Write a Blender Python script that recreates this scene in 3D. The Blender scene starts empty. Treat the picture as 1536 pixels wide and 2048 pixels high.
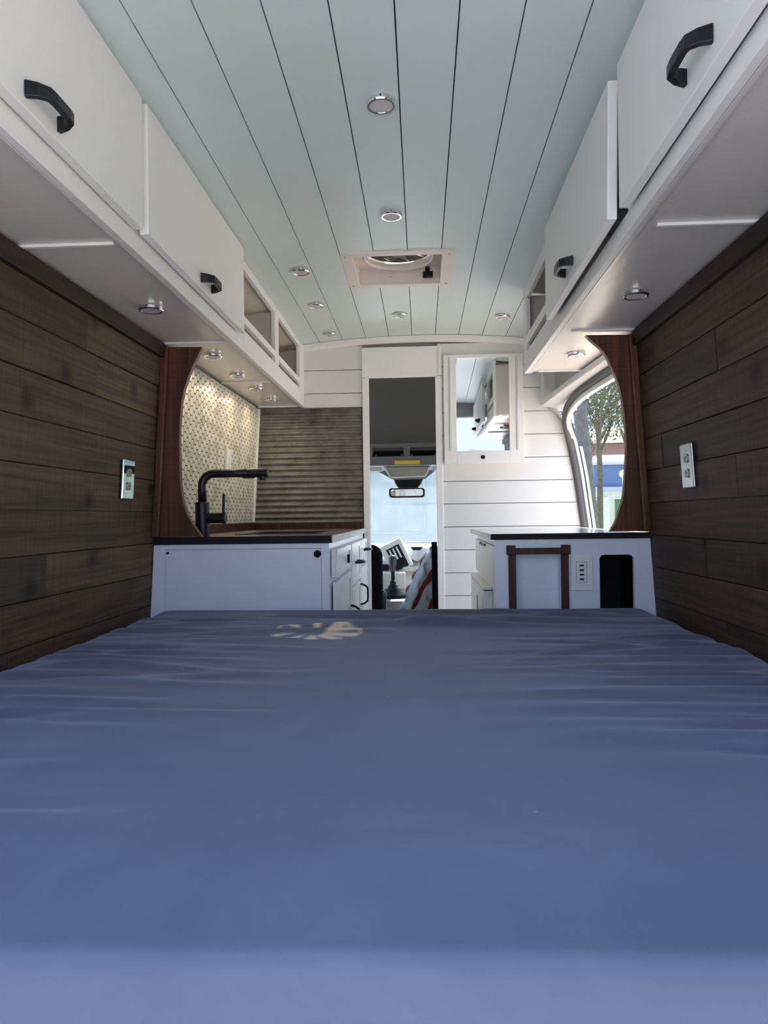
import bpy, bmesh, math, random
import numpy as np
from mathutils import Vector, Matrix
random.seed(7)
R = math.radians
scene = bpy.context.scene
COL = scene.collection

# ------------------------------------------------------------------ helpers
def tag(o, label=None, cat=None, group=None, kind=None):
    if label: o['label'] = label
    if cat: o['category'] = cat
    if group: o['group'] = group
    if kind: o['kind'] = kind
    return o

def thing(name, label, cat, loc=(0, 0, 0), group=None):
    o = bpy.data.objects.new(name, None)
    o.empty_display_size = .05
    COL.objects.link(o); o.location = loc
    return tag(o, label, cat, group)

def origin_of(o):
    v = Vector((0, 0, 0))
    while o is not None:
        v += o.location; o = o.parent
    return v

def obj(name, bm, mat, parent=None, bev=0, smooth=False, seg=2, label=None):
    """bmesh in world coordinates -> one mesh object, origin at its parent's origin or its own foot"""
    bmesh.ops.recalc_face_normals(bm, faces=bm.faces)
    xs = [v.co for v in bm.verts]
    if parent is None or parent.type == 'MESH' or True:
        lo = Vector((min(c.x for c in xs), min(c.y for c in xs), min(c.z for c in xs)))
        hi = Vector((max(c.x for c in xs), max(c.y for c in xs), max(c.z for c in xs)))
        org = Vector(((lo.x + hi.x) / 2, (lo.y + hi.y) / 2, lo.z))
    for v in bm.verts: v.co -= org
    me = bpy.data.meshes.new(name)
    bm.to_mesh(me); bm.free()
    o = bpy.data.objects.new(name, me)
    COL.objects.link(o)
    o.location = org
    if parent is not None:
        o.parent = parent
        o.location = org - origin_of(parent)
    for m in (mat if isinstance(mat, (list, tuple)) else [mat]): me.materials.append(m)
    if smooth:
        for p in me.polygons: p.use_smooth = True
    if bev:
        b = o.modifiers.new('bevel', 'BEVEL'); b.width = bev; b.segments = seg
        b.limit_method = 'ANGLE'; b.angle_limit = R(40)
    if label: o['label'] = label
    return o

def struct(name, bm, mat, **k):
    o = obj(name, bm, mat, **k); o['kind'] = 'structure'; return o

def new(): return bmesh.new()

def box(bm, x0, x1, y0, y1, z0, z1, fx=None, mi=0):
    vs = []
    for z in (z0, z1):
        for x, y in ((x0, y0), (x1, y0), (x1, y1), (x0, y1)):
            p = Vector((x, y, z))
            if fx: p = fx(p)
            vs.append(bm.verts.new(p))
    for f in ((3, 2, 1, 0), (4, 5, 6, 7), (0, 1, 5, 4), (1, 2, 6, 5), (2, 3, 7, 6), (3, 0, 4, 7)):
        bm.faces.new([vs[i] for i in f]).material_index = mi
    return vs

def prism(bm, pts, axis, a, b, mi=0):
    """polygon pts (2-D) extruded along axis between a and b; pts are the two other axes in x<y<z order"""
    def P(p, t):
        if axis == 'x': return Vector((t, p[0], p[1]))
        if axis == 'y': return Vector((p[0], t, p[1]))
        return Vector((p[0], p[1], t))
    A = [bm.verts.new(P(p, a)) for p in pts]; Bv = [bm.verts.new(P(p, b)) for p in pts]
    n = len(pts)
    bm.faces.new(A).material_index = mi
    bm.faces.new(list(reversed(Bv))).material_index = mi
    for i in range(n):
        bm.faces.new((A[i], Bv[i], Bv[(i + 1) % n], A[(i + 1) % n])).material_index = mi

def lathe(bm, prof, c=(0, 0, 0), seg=32, axis='z', flip=False):
    """profile [(r, h)] turned about axis through c"""
    rings = []
    for r, h in prof:
        ring = []
        for i in range(seg):
            a = 2 * math.pi * i / seg
            p = (r * math.cos(a), r * math.sin(a), h)
            if axis == 'x': p = (p[2], p[0], p[1])
            if axis == 'y': p = (p[0], p[2], p[1])
            ring.append(bm.verts.new(Vector(p) + Vector(c)))
        rings.append(ring)
    for a, b in zip(rings, rings[1:]):
        for i in range(seg):
            bm.faces.new((a[i], a[(i + 1) % seg], b[(i + 1) % seg], b[i]))
    if prof[0] != prof[-1]:
        if prof[0][0] > 1e-6: bm.faces.new(list(reversed(rings[0])))
        if prof[-1][0] > 1e-6: bm.faces.new(rings[-1])
    bmesh.ops.remove_doubles(bm, verts=[v for r in rings for v in r], dist=1e-6)

def sweep(bm, path, sec, up=Vector((0, 0, 1)), cap=True, scl=None):
    """2-D section [(s, t)] along 3-D path; s = sideways, t = along up-ish"""
    path = [Vector(p) for p in path]
    rings = []
    for i, p in enumerate(path):
        d = (path[min(i + 1, len(path) - 1)] - path[max(i - 1, 0)]).normalized()
        s = d.cross(up)
        if s.length < 1e-4: s = d.cross(Vector((1, 0, 0)))
        s.normalize(); t = s.cross(d).normalized()
        k = scl[i] if scl else 1
        rings.append([bm.verts.new(p + s * a * k + t * b * k) for a, b in sec])
    n = len(sec)
    for a, b in zip(rings, rings[1:]):
        for i in range(n):
            bm.faces.new((a[i], a[(i + 1) % n], b[(i + 1) % n], b[i]))
    if cap:
        bm.faces.new(list(reversed(rings[0]))); bm.faces.new(rings[-1])

def circ(r, n=12): return [(r * math.cos(2 * math.pi * i / n), r * math.sin(2 * math.pi * i / n)) for i in range(n)]
def rect(a, b): return [(-a / 2, -b / 2), (a / 2, -b / 2), (a / 2, b / 2), (-a / 2, b / 2)]

def rrect(x0, x1, y0, y1, r, n=6):
    out = []
    for cx, cy, a0 in ((x1 - r, y1 - r, 0), (x0 + r, y1 - r, 90), (x0 + r, y0 + r, 180), (x1 - r, y0 + r, 270)):
        for i in range(n + 1):
            a = R(a0 + 90 * i / n); out.append((cx + r * math.cos(a), cy + r * math.sin(a)))
    return out

def ring_prism(bm, outer, inner, axis, a, b):
    def P(p, t):
        if axis == 'x': return Vector((t, p[0], p[1]))
        if axis == 'y': return Vector((p[0], t, p[1]))
        return Vector((p[0], p[1], t))
    n = len(outer)
    V = [[bm.verts.new(P(p, t)) for p in L] for L, t in ((outer, a), (inner, a), (outer, b), (inner, b))]
    for i in range(n):
        j = (i + 1) % n
        bm.faces.new((V[0][i], V[0][j], V[1][j], V[1][i]))
        bm.faces.new((V[2][j], V[2][i], V[3][i], V[3][j]))
        bm.faces.new((V[0][j], V[0][i], V[2][i], V[2][j]))
        bm.faces.new((V[1][i], V[1][j], V[3][j], V[3][i]))

# ------------------------------------------------------------------ materials
def srgb(r, g, b):
    f = lambda c: (c / 255) / 12.92 if c / 255 <= .04045 else ((c / 255 + .055) / 1.055) ** 2.4
    return (f(r), f(g), f(b), 1)

def mat(name, col, rough=.5, metal=0, spec=.5, noise=None, bump=None, emit=None, coat=0):
    """noise=(scale, amount) varies the colour; bump=(scale, strength)"""
    m = bpy.data.materials.new(name); m.use_nodes = True
    nt = m.node_tree; p = nt.nodes['Principled BSDF']
    p.inputs['Base Color'].default_value = col
    p.inputs['Roughness'].default_value = rough
    p.inputs['Metallic'].default_value = metal
    p.inputs['Specular IOR Level'].default_value = spec
    p.inputs['Coat Weight'].default_value = coat
    tc = nt.nodes.new('ShaderNodeTexCoord')
    if noise:
        n = nt.nodes.new('ShaderNodeTexNoise'); n.inputs['Scale'].default_value = noise[0]; n.inputs['Detail'].default_value = 5
        nt.links.new(tc.outputs['Object'], n.inputs['Vector'])
        r = nt.nodes.new('ShaderNodeValToRGB')
        k = noise[1]
        r.color_ramp.elements[0].position = .3; r.color_ramp.elements[1].position = .7
        r.color_ramp.elements[0].color = tuple(c * (1 - k) for c in col[:3]) + (1,)
        r.color_ramp.elements[1].color = tuple(min(1, c * (1 + k)) for c in col[:3]) + (1,)
        nt.links.new(n.outputs['Fac'], r.inputs['Fac']); nt.links.new(r.outputs['Color'], p.inputs['Base Color'])
    if bump:
        n2 = nt.nodes.new('ShaderNodeTexNoise'); n2.inputs['Scale'].default_value = bump[0]; n2.inputs['Detail'].default_value = 4
        nt.links.new(tc.outputs['Object'], n2.inputs['Vector'])
        b = nt.nodes.new('ShaderNodeBump'); b.inputs['Strength'].default_value = bump[1]; b.inputs['Distance'].default_value = .002
        nt.links.new(n2.outputs['Fac'], b.inputs['Height']); nt.links.new(b.outputs['Normal'], p.inputs['Normal'])
    return m

def plank_mat(name, cols, grain_axis='y', saw=.35, rough=.62, knots=True, fine=1.0):
    """weathered boards: colour per board, long grain, cross saw marks, knots"""
    m = bpy.data.materials.new(name); m.use_nodes = True
    nt = m.node_tree; L = nt.links; N = nt.nodes; p = N['Principled BSDF']; p.inputs['Roughness'].default_value = rough
    p.inputs['Specular IOR Level'].default_value = .3
    tc = N.new('ShaderNodeTexCoord'); geo = N.new('ShaderNodeNewGeometry')
    ramp = N.new('ShaderNodeValToRGB'); e = ramp.color_ramp.elements
    e[0].color = cols[0]; e[1].color = cols[-1]
    for i, c in enumerate(cols[1:-1]): e.new((i + 1) / (len(cols) - 1)).color = c
    L.new(geo.outputs['Random Per Island'], ramp.inputs['Fac'])
    sep = N.new('ShaderNodeVectorMath'); sep.operation = 'MULTIPLY_ADD'
    L.new(tc.outputs['Object'], sep.inputs[0])
    sep.inputs[1].default_value = {'y': (14, .9, 26), 'z': (26, 14, .9), 'x': (.9, 14, 26)}[grain_axis]
    cm = N.new('ShaderNodeCombineXYZ')
    mu = N.new('ShaderNodeMath'); mu.operation = 'MULTIPLY'; mu.inputs[1].default_value = 37.
    L.new(geo.outputs['Random Per Island'], mu.inputs[0])
    for i in range(3): L.new(mu.outputs[0], cm.inputs[i])
    L.new(cm.outputs[0], sep.inputs[2])
    g = N.new('ShaderNodeTexNoise'); g.inputs['Scale'].default_value = 2.0 * fine; g.inputs['Detail'].default_value = 8; g.inputs['Distortion'].default_value = 1.2
    L.new(sep.outputs[0], g.inputs['Vector'])
    gr = N.new('ShaderNodeValToRGB'); gr.color_ramp.elements[0].position = .34; gr.color_ramp.elements[1].position = .68
    gr.color_ramp.elements[0].color = (.55, .55, .55, 1); gr.color_ramp.elements[1].color = (1.35, 1.3, 1.25, 1)
    L.new(g.outputs['Fac'], gr.inputs['Fac'])
    mx = N.new('ShaderNodeMix'); mx.data_type = 'RGBA'; mx.blend_type = 'MULTIPLY'; mx.inputs['Factor'].default_value = 1
    L.new(ramp.outputs['Color'], mx.inputs['A']); L.new(gr.outputs['Color'], mx.inputs['B'])
    out = mx.outputs['Result']
    sv = N.new('ShaderNodeVectorMath'); sv.operation = 'MULTIPLY'
    sv.inputs[1].default_value = {'y': (3, 150, 5), 'z': (3, 3, 120), 'x': (150, 3, 5)}[grain_axis]
    L.new(tc.outputs['Object'], sv.inputs[0])
    sn = N.new('ShaderNodeTexNoise'); sn.inputs['Scale'].default_value = 1.; sn.inputs['Detail'].default_value = 3
    L.new(sv.outputs[0], sn.inputs['Vector'])
    sr = N.new('ShaderNodeValToRGB'); sr.color_ramp.elements[0].position = .35; sr.color_ramp.elements[1].position = .65
    sr.color_ramp.elements[0].color = (.6, .58, .56, 1); sr.color_ramp.elements[1].color = (1.25, 1.25, 1.25, 1)
    L.new(sn.outputs['Fac'], sr.inputs['Fac'])
    m2 = N.new('ShaderNodeMix'); m2.data_type = 'RGBA'; m2.blend_type = 'MULTIPLY'; m2.inputs['Factor'].default_value = saw
    L.new(out, m2.inputs['A']); L.new(sr.outputs['Color'], m2.inputs['B']); out = m2.outputs['Result']
    if knots:
        kx = N.new('ShaderNodeSeparateXYZ'); L.new(tc.outputs['Object'], kx.inputs[0])
        kv = N.new('ShaderNodeCombineXYZ'); ka = N.new('ShaderNodeMath'); ka.operation = 'MULTIPLY'; ka.inputs[1].default_value = 3.0; kb = N.new('ShaderNodeMath'); kb.operation = 'MULTIPLY'; kb.inputs[1].default_value = 3.4
        L.new(kx.outputs['Y'], ka.inputs[0]); L.new(kx.outputs['Z'], kb.inputs[0]); L.new(ka.outputs[0], kv.inputs[0]); L.new(kb.outputs[0], kv.inputs[1])
        v = N.new('ShaderNodeTexVoronoi'); v.voronoi_dimensions = '2D'; v.inputs['Scale'].default_value = 1.0; v.inputs['Randomness'].default_value = 1
        L.new(kv.outputs[0], v.inputs['Vector'])
        kr = N.new('ShaderNodeValToRGB'); kr.color_ramp.elements[0].position = .025; kr.color_ramp.elements[1].position = .13
        kr.color_ramp.elements[0].color = (.22, .18, .16, 1); kr.color_ramp.elements[1].color = (1, 1, 1, 1)
        L.new(v.outputs['Distance'], kr.inputs['Fac'])
        m3 = N.new('ShaderNodeMix'); m3.data_type = 'RGBA'; m3.blend_type = 'MULTIPLY'; m3.inputs['Factor'].default_value = .9
        L.new(out, m3.inputs['A']); L.new(kr.outputs['Color'], m3.inputs['B']); out = m3.outputs['Result']
    L.new(out, p.inputs['Base Color'])
    b = N.new('ShaderNodeBump'); b.inputs['Strength'].default_value = .35; b.inputs['Distance'].default_value = .002
    L.new(sn.outputs['Fac'], b.inputs['Height']); L.new(b.outputs['Normal'], p.inputs['Normal'])
    return m

WHITE = mat('white_paint', (.83, .82, .805, 1), .42, bump=(60, .12))
WHITE2 = mat('white_satin', (.82, .81, .80, 1), .3, bump=(40, .08))
PANEL = mat('skylit_white_panel', (.77, .79, .875, 1), .32, bump=(40, .08))  # white paint, lavender tint stands in for blue skylight from the rear
SHIP = mat('white_shiplap', (.735, .72, .695, 1), .45, bump=(30, .1))
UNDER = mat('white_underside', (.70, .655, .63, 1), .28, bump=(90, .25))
MINT = mat('mint_paint', (.665, .755, .755, 1), .36, bump=(25, .12), noise=(3, .02))
DARKGAP = mat('dark_backing', (.035, .045, .05, 1), .8)
BLACK = mat('matt_black', (.006, .006, .008, 1), .6, spec=.2)
BLACKM = mat('black_metal', (.010, .011, .015, 1), .35, .3)
CHROME = mat('chrome', (.78, .78, .78, 1), .12, 1)
LENS = mat('frosted_lens', (.60, .56, .57, 1), .5, noise=(300, .15))
VENTP = mat('vent_plastic', (.78, .70, .65, 1), .4)
MIRROR = mat('mirror_glass', (.93, .95, .95, 1), .0, 1)
LEDBAR = mat('frosted_bar', (.62, .62, .63, 1), .4)
COUNTER_END = mat('black_edge_banding', (.010, .009, .013, 1), .55, spec=.2)
GREYSEAL = mat('rubber_seal', (.09, .088, .085, 1), .6)
BODYWHITE = mat('body_paint', (.72, .71, .69, 1), .25, coat=.4)
BODYGREY = mat('body_grey', (.42, .41, .39, 1), .4)
CABDARK = mat('cab_headliner', (.055, .053, .052, 1), .75, bump=(200, .2))
CABGREY = mat('cab_grey_plastic', (.13, .13, .125, 1), .55)
CABBEIGE = mat('cab_beige_plastic', (.50, .48, .42, 1), .5)
CABPALE = mat('cab_pale_plastic', (.62, .62, .60, 1), .45)
SEATBLK = mat('black_upholstery', (.007, .0065, .008, 1), .9, spec=.1, bump=(150, .3))
YELLOW = mat('yellow_label', (.75, .50, .03, 1), .5)
WALNUT = plank_mat('red_walnut', [srgb(88, 54, 39), srgb(98, 61, 43)], 'z', .3, .45, False, .8)
DARKTRIM = plank_mat('dark_wood_trim', [srgb(38, 27, 22), srgb(45, 32, 26)], 'y', .2, .6, False)
REDTRIM = plank_mat('red_brown_trim', [srgb(62, 34, 28), srgb(74, 42, 34)], 'z', .2, .45, False)
PLANKL = plank_mat('barn_boards_left', [srgb(74, 58, 43), srgb(100, 83, 58), srgb(62, 49, 42), srgb(86, 67, 47), srgb(108, 89, 60)], 'y')
PLANKR = plank_mat('barn_boards_right', [srgb(66, 50, 44), srgb(82, 64, 54), srgb(58, 46, 42), srgb(74, 58, 48), srgb(92, 74, 54)], 'y')
TOPWOOD = plank_mat('counter_laminate', [srgb(120, 100, 92), srgb(124, 104, 96)], 'y', .2, .22, False)
STONE = mat('speckled_edge', (.52, .49, .44, 1), .4, noise=(55, .35))
GROUT = mat('grout', (.09, .08, .06, 1), .9)

def tile_mat():
    m = mat('glazed_tile', (.7, .66, .56, 1), .22)
    nt = m.node_tree; p = nt.nodes['Principled BSDF']
    g = nt.nodes.new('ShaderNodeNewGeometry'); r = nt.nodes.new('ShaderNodeValToRGB')
    r.color_ramp.elements[0].color = (.52, .48, .38, 1); r.color_ramp.elements[1].color = (.80, .76, .64, 1)
    for q, c in ((.18, (.66, .62, .50, 1)), (.5, (.76, .72, .60, 1))): r.color_ramp.elements.new(q).color = c
    nt.links.new(g.outputs['Random Per Island'], r.inputs['Fac'])
    n = nt.nodes.new('ShaderNodeTexNoise'); n.inputs['Scale'].default_value = 260; n.inputs['Detail'].default_value = 3
    tc = nt.nodes.new('ShaderNodeTexCoord'); nt.links.new(tc.outputs['Object'], n.inputs['Vector'])
    mx = nt.nodes.new('ShaderNodeMix'); mx.data_type = 'RGBA'; mx.blend_type = 'MULTIPLY'; mx.inputs['Factor'].default_value = .15
    nt.links.new(r.outputs['Color'], mx.inputs['A']); nt.links.new(n.outputs['Color'], mx.inputs['B'])
    nt.links.new(mx.outputs['Result'], p.inputs['Base Color'])
    return m
TILE = tile_mat()

def corr_mat():
    m = mat('weathered_tin', (.2, .19, .17, 1), .55, .45)
    nt = m.node_tree; p = nt.nodes['Principled BSDF']; N = nt.nodes; L = nt.links
    tc = N.new('ShaderNodeTexCoord')
    n = N.new('ShaderNodeTexNoise'); n.inputs['Scale'].default_value = 9; n.inputs['Detail'].default_value = 9; n.inputs['Roughness'].default_value = .7
    v = N.new('ShaderNodeVectorMath'); v.operation = 'MULTIPLY'; v.inputs[1].default_value = (1, 1, 1.3)
    L.new(tc.outputs['Object'], v.inputs[0]); L.new(v.outputs[0], n.inputs['Vector'])
    r = N.new('ShaderNodeValToRGB'); e = r.color_ramp.elements
    e[0].position = .30; e[0].color = (.085, .076, .06, 1); e[1].position = .78; e[1].color = (.31, .295, .26, 1)
    e.new(.5).color = (.19, .18, .155, 1)
    L.new(n.outputs['Fac'], r.inputs['Fac']); L.new(r.outputs['Color'], p.inputs['Base Color'])
    return m
TIN = corr_mat()

def sheet_mat():
    m = bpy.data.materials.new('navy_sheet'); m.use_nodes = True
    nt = m.node_tree; N = nt.nodes; L = nt.links; p = N['Principled BSDF']
    p.inputs['Roughness'].default_value = .75; p.inputs['Specular IOR Level'].default_value = .25
    p.inputs['Sheen Weight'].default_value = .25; p.inputs['Sheen Roughness'].default_value = .45
    p.inputs['Sheen Tint'].default_value = (.7, .8, 1, 1)
    tc = N.new('ShaderNodeTexCoord')
    n = N.new('ShaderNodeTexNoise'); n.inputs['Scale'].default_value = 3.2; n.inputs['Detail'].default_value = 7; n.inputs['Roughness'].default_value = .62; n.inputs['Distortion'].default_value = .8
    L.new(tc.outputs['Object'], n.inputs['Vector'])
    r = N.new('ShaderNodeValToRGB'); e = r.color_ramp.elements
    e[0].position = .35; e[0].color = SHEET0; e[1].position = .72; e[1].color = SHEET1
    L.new(n.outputs['Fac'], r.inputs['Fac'])
    # sparse lint specks
    v = N.new('ShaderNodeTexVoronoi'); v.inputs['Scale'].default_value = 9; L.new(tc.outputs['Object'], v.inputs['Vector'])
    k = N.new('ShaderNodeValToRGB'); k.color_ramp.elements[0].position = .012; k.color_ramp.elements[1].position = .022
    k.color_ramp.elements[0].color = (.6, .6, .6, 1); k.color_ramp.elements[1].color = (0, 0, 0, 1)
    L.new(v.outputs['Distance'], k.inputs['Fac'])
    mx = N.new('ShaderNodeMix'); mx.data_type = 'RGBA'; L.new(k.outputs['Color'], mx.inputs['Factor'])
    L.new(r.outputs['Color'], mx.inputs['A']); mx.inputs['B'].default_value = (.35, .38, .45, 1)
    L.new(mx.outputs['Result'], p.inputs['Base Color'])
    w = N.new('ShaderNodeTexNoise'); w.inputs['Scale'].default_value = 900; w.inputs['Detail'].default_value = 2
    L.new(tc.outputs['Object'], w.inputs['Vector'])
    b = N.new('ShaderNodeBump'); b.inputs['Strength'].default_value = .15; b.inputs['Distance'].default_value = .001
    L.new(w.outputs['Fac'], b.inputs['Height']); L.new(b.outputs['Normal'], p.inputs['Normal'])
    return m
SHEET0 = (.076, .085, .128, 1); SHEET1 = (.102, .112, .155, 1)
SHEET = sheet_mat()

def glass(name, tint, haze=0.0, refl=.06):
    m = bpy.data.materials.new(name); m.use_nodes = True
    nt = m.node_tree; N = nt.nodes; L = nt.links; N.remove(N['Principled BSDF'])
    t = N.new('ShaderNodeBsdfTransparent'); t.inputs['Color'].default_value = tint
    g = N.new('ShaderNodeBsdfGlossy'); g.inputs['Roughness'].default_value = .02
    m1 = N.new('ShaderNodeMixShader'); m1.inputs[0].default_value = refl
    L.new(t.outputs[0], m1.inputs[1]); L.new(g.outputs[0], m1.inputs[2]); out = m1
    if haze:
        d = N.new('ShaderNodeBsdfTranslucent'); d.inputs['Color'].default_value = (.8, .88, .95, 1)
        m2 = N.new('ShaderNodeMixShader'); m2.inputs[0].default_value = haze
        L.new(m1.outputs[0], m2.inputs[1]); L.new(d.outputs[0], m2.inputs[2]); out = m2
    L.new(out.outputs[0], N['Material Output'].inputs['Surface'])
    return m

# ------------------------------------------------------------------ key dimensions (metres; camera at the origin, z up, y into the van)
YB, YP, YF = .50, 2.46, 3.94         # rear end of the shell, arch panels, front partition
FLOOR = -.95
CEIL_C = .09
def ceil_z(x): return 1.0 - CEIL_C * x * x
SL = .062
def left_x(z): return -(.905 + SL * (.61 - z))
def right_x(z): return .735 + SL * (.61 - z)
def lean_l(p): return Vector((left_x(p.z) - p.x, p.y, p.z))      # local x = thickness out of the wall plane (positive = outwards)
def lean_r(p): return Vector((right_x(p.z) + p.x, p.y, p.z))

# ------------------------------------------------------------------ ceiling and roof
VX0, VX1, VY0, VY1 = -.258, .100, 2.684, 3.040     # vent hole

def curved_slab(bm, x0, x1, y0, y1, dz, th, n=2):
    xs = [x0 + (x1 - x0) * i / n for i in range(n + 1)]
    lo = [[bm.verts.new((x, y, ceil_z(x) + dz)) for y in (y0, y1)] for x in xs]
    hi = [[bm.verts.new((x, y, ceil_z(x) + dz + th)) for y in (y0, y1)] for x in xs]
    for i in range(n):
        bm.faces.new((lo[i][0], lo[i][1], lo[i + 1][1], lo[i + 1][0]))
        bm.faces.new((hi[i][1], hi[i][0], hi[i + 1][0], hi[i + 1][1]))
        bm.faces.new((lo[i + 1][0], lo[i][0], hi[i][0], hi[i + 1][0])[::-1])
        bm.faces.new((lo[i][1], lo[i + 1][1], hi[i + 1][1], hi[i][1])[::-1])
    bm.faces.new((lo[0][0], lo[0][1], hi[0][1], hi[0][0])); bm.faces.new((lo[n][1], lo[n][0], hi[n][0], hi[n][1]))

def slab_with_hole(bm, x0, x1, y0, y1, dz, th, n=2):
    cuts = [x0] + [c for c in (VX0, VX1) if x0 < c < x1] + [x1]
    for a, b in zip(cuts, cuts[1:]):
        if a >= VX0 - 1e-6 and b <= VX1 + 1e-6:
            curved_slab(bm, a, b, y0, VY0, dz, th, n); curved_slab(bm, a, b, VY1, y1, dz, th, n)
        else:
            curved_slab(bm, a, b, y0, y1, dz, th, n)

bm = new()
edges = [-.039 + .128 * k for k in range(-7, 7)]
edges = [-.95] + [e for e in edges if -.93 < e < .80] + [.83]
for a, b in zip(edges, edges[1:]):
    slab_with_hole(bm, a + .0016, b - .0016, YB + .02, YF, 0, .010)
ceiling = struct('ceiling', bm, MINT)
bm = new(); slab_with_hole(bm, -1.02, .90, YB - .04, YF + .06, .0125, .045, 10)
struct('roof', bm, DARKGAP)

# floor and ground
bm = new(); box(bm, -1.02, .95, YB, 5.6, FLOOR - .06, FLOOR)
struct('floor', bm, mat('van_floor', (.25, .2, .16, 1), .5, noise=(8, .2)))

# ------------------------------------------------------------------ plank walls
def board_wall(name, lean, lines, joints, m, y0, y1):
    bm = new()
    for i, (za, zb) in enumerate(zip(lines, lines[1:])):
        ys = [y0] + sorted(joints.get(i, [])) + [y1]
        for a, b in zip(ys, ys[1:]):
            t = random.uniform(-.0025, .0025)
            box(bm, t, .018, a + .0009, b - .0009, za + .0011, zb - .0011, lean)
    return struct(name, bm, m, bev=.0012, seg=1)
zl = [.027 + .11 * k for k in range(-8, 6)]
zr = [.034 + .1075 * k for k in range(-8, 6)]
board_wall('wall_left', lean_l, zl, {12: [1.12, 1.9], 11: [1.97], 10: [.95], 9: [1.45], 8: [1.93], 7: [1.2], 6: [.9, 1.75], 5: [2.30, 1.0], 4: [1.6], 3: [1.1]}, PLANKL, YB, YP + .02)
board_wall('wall_right', lean_r, zr, {12: [2.27, 1.3], 11: [1.83, 1.0], 10: [1.42], 9: [1.1, 2.28], 8: [1.77], 7: [1.3], 6: [2.0, .9], 5: [1.5], 4: [1.9], 3: [1.2]}, PLANKR, YB, YP + .02)
for nm, lean in (('trim_1', lean_l), ('trim_2', lean_r)):
    bm = new(); box(bm, -.018, .018, YB, YP - .022, .566, .6155, lean); struct(nm, bm, DARKTRIM, bev=.004)

# sheet-metal shell behind the boards
bm = new(); box(bm, .02, .06, YB - .03, YF + .05, FLOOR - .06, 1.02, lean_l); struct('wall_body_left', bm, BODYGREY)
bm = new(); box(bm, .02, .06, YB - .03, YP + .03, FLOOR - .06, 1.02, lean_r); struct('wall_body_right', bm, BODYGREY)
bm = new()
prism(bm, [(.785, .60), (.835, .61), (.835, 1.03), (.745, 1.03), (.745, .63)], 'y', YP + .03, YF + .05)
struct('wall_door_header', bm, BODYGREY)
bm = new(); box(bm, .001, .062, YP + .0235, YP + .0345, FLOOR - .05, .612, lean_r); struct('trim_14', bm, BODYGREY)
# rear header over the open back doors
bm = new(); box(bm, -.97, .86, YB - .08, YB + .06, .845, 1.01); struct('wall_rear_header', bm, mat('header_grey', (.36, .35, .33, 1), .5), bev=.02)

# ------------------------------------------------------------------ front partition
FT = .03
bm = new()
sl = [-.9503 + .12675 * k for k in range(0, 16)]
def ship_row(bm, x0, x1, rows):
    for a, b in rows: box(bm, x0, x1, YF, YF + .018, a + .0018, b - .0018)
rows = list(zip(sl, sl[1:]))
ship_row(bm, -.66, -.318, [(a, min(b, .955)) for a, b in [(.610, .691), (.691, .82), (.82, .96)]])
# right of the doorway: rows follow the curved door seal edge
RE = [(-1.0, .90), (-.4, .905), (-.075, .879), (.10, .855), (.21, .842), (.351, .818), (.43, .803), (.489, .785), (.54, .75), (.587, .70), (.63, .672), (.70, .672), (.96, .672)]
def redge(z):
    for (za, xa), (zb, xb) in zip(RE, RE[1:]):
        if za <= z <= zb: return xa + (xb - xa) * (z - za) / (zb - za)
    return .67
zz = [z for z in [-.95, -.823, -.697, -.57, -.443, -.317, -.19, -.063, .065, .189, .316, .443, .57, .70, .825, .955]]
for a, b in zip(zz, zz[1:]):
    n = 6; zs = [a + .0018 + (b - a - .0036) * i / n for i in range(n + 1)]
    prism(bm, [(.10, zs[0])] + [(redge(z), z) for z in zs] + [(.10, zs[-1])], 'y', YF, YF + .018)
box(bm, .674, .86, YF + .004, YF + .018, .57, .98)      # flat panel above the door corner
struct('wall_front', bm, SHIP, bev=.0012, seg=1)
bm = new()   # backing behind the boards
box(bm, -1.0, -.284, YF + .019, YF + .035, FLOOR, 1.0); prism(bm, [(.086, FLOOR)] + [(x - .006, z) for z, x in RE if z > -1] + [(.086, .96)], 'y', YF + .019, YF + .035)
box(bm, -.284, .086, YF + .019, YF + .035, .776, 1.0)
struct('wall_front_backing', bm, mat('backing', (.30, .29, .27, 1), .7))
# casing, lintel panel, crown
bm = new()
box(bm, -.319, -.284, YF - .016, YF + .04, FLOOR, .772); box(bm, .086, .122, YF - .016, YF + .04, FLOOR, .772)
struct('door_1', bm, WHITE2, bev=.003)
bm = new()
box(bm, -.319, .122, YF - .010, YF + .02, .774, .936)
box(bm, -.319, -.298, YF - .018, YF - .0095, .774, .938); box(bm, .102, .122, YF - .018, YF - .0095, .774, .938); box(bm, -.2975, .1015, YF - .018, YF - .0095, .918, .938)
struct('trim_3', bm, WHITE2, bev=.002)
bm = new()
n = 16
for i in range(n):
    xa = -.645 + (.69 + .645) * i / n; xb = -.645 + (.69 + .645) * (i + 1) / n
    vs = []
    for x in (xa, xb):
        for y, dz in ((YF - .024, -.002), (YF - .024, -.018), (YF - .008, -.036), (YF + .01, -.036), (YF + .01, -.002)):
            vs.append(bm.verts.new((x, y, ceil_z(x) + dz)))
    for k in range(5):
        bm.faces.new((vs[k], vs[(k + 1) % 5], vs[5 + (k + 1) % 5], vs[5 + k]))
bmesh.ops.remove_doubles(bm, verts=bm.verts, dist=1e-5)
struct('trim_4', bm, WHITE2)
# little corner batten by the sliding door
bm = new(); box(bm, .662, .684, YF - .014, YF + .004, .60, .76); struct('trim_5', bm, WHITE2, bev=.003)

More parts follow.
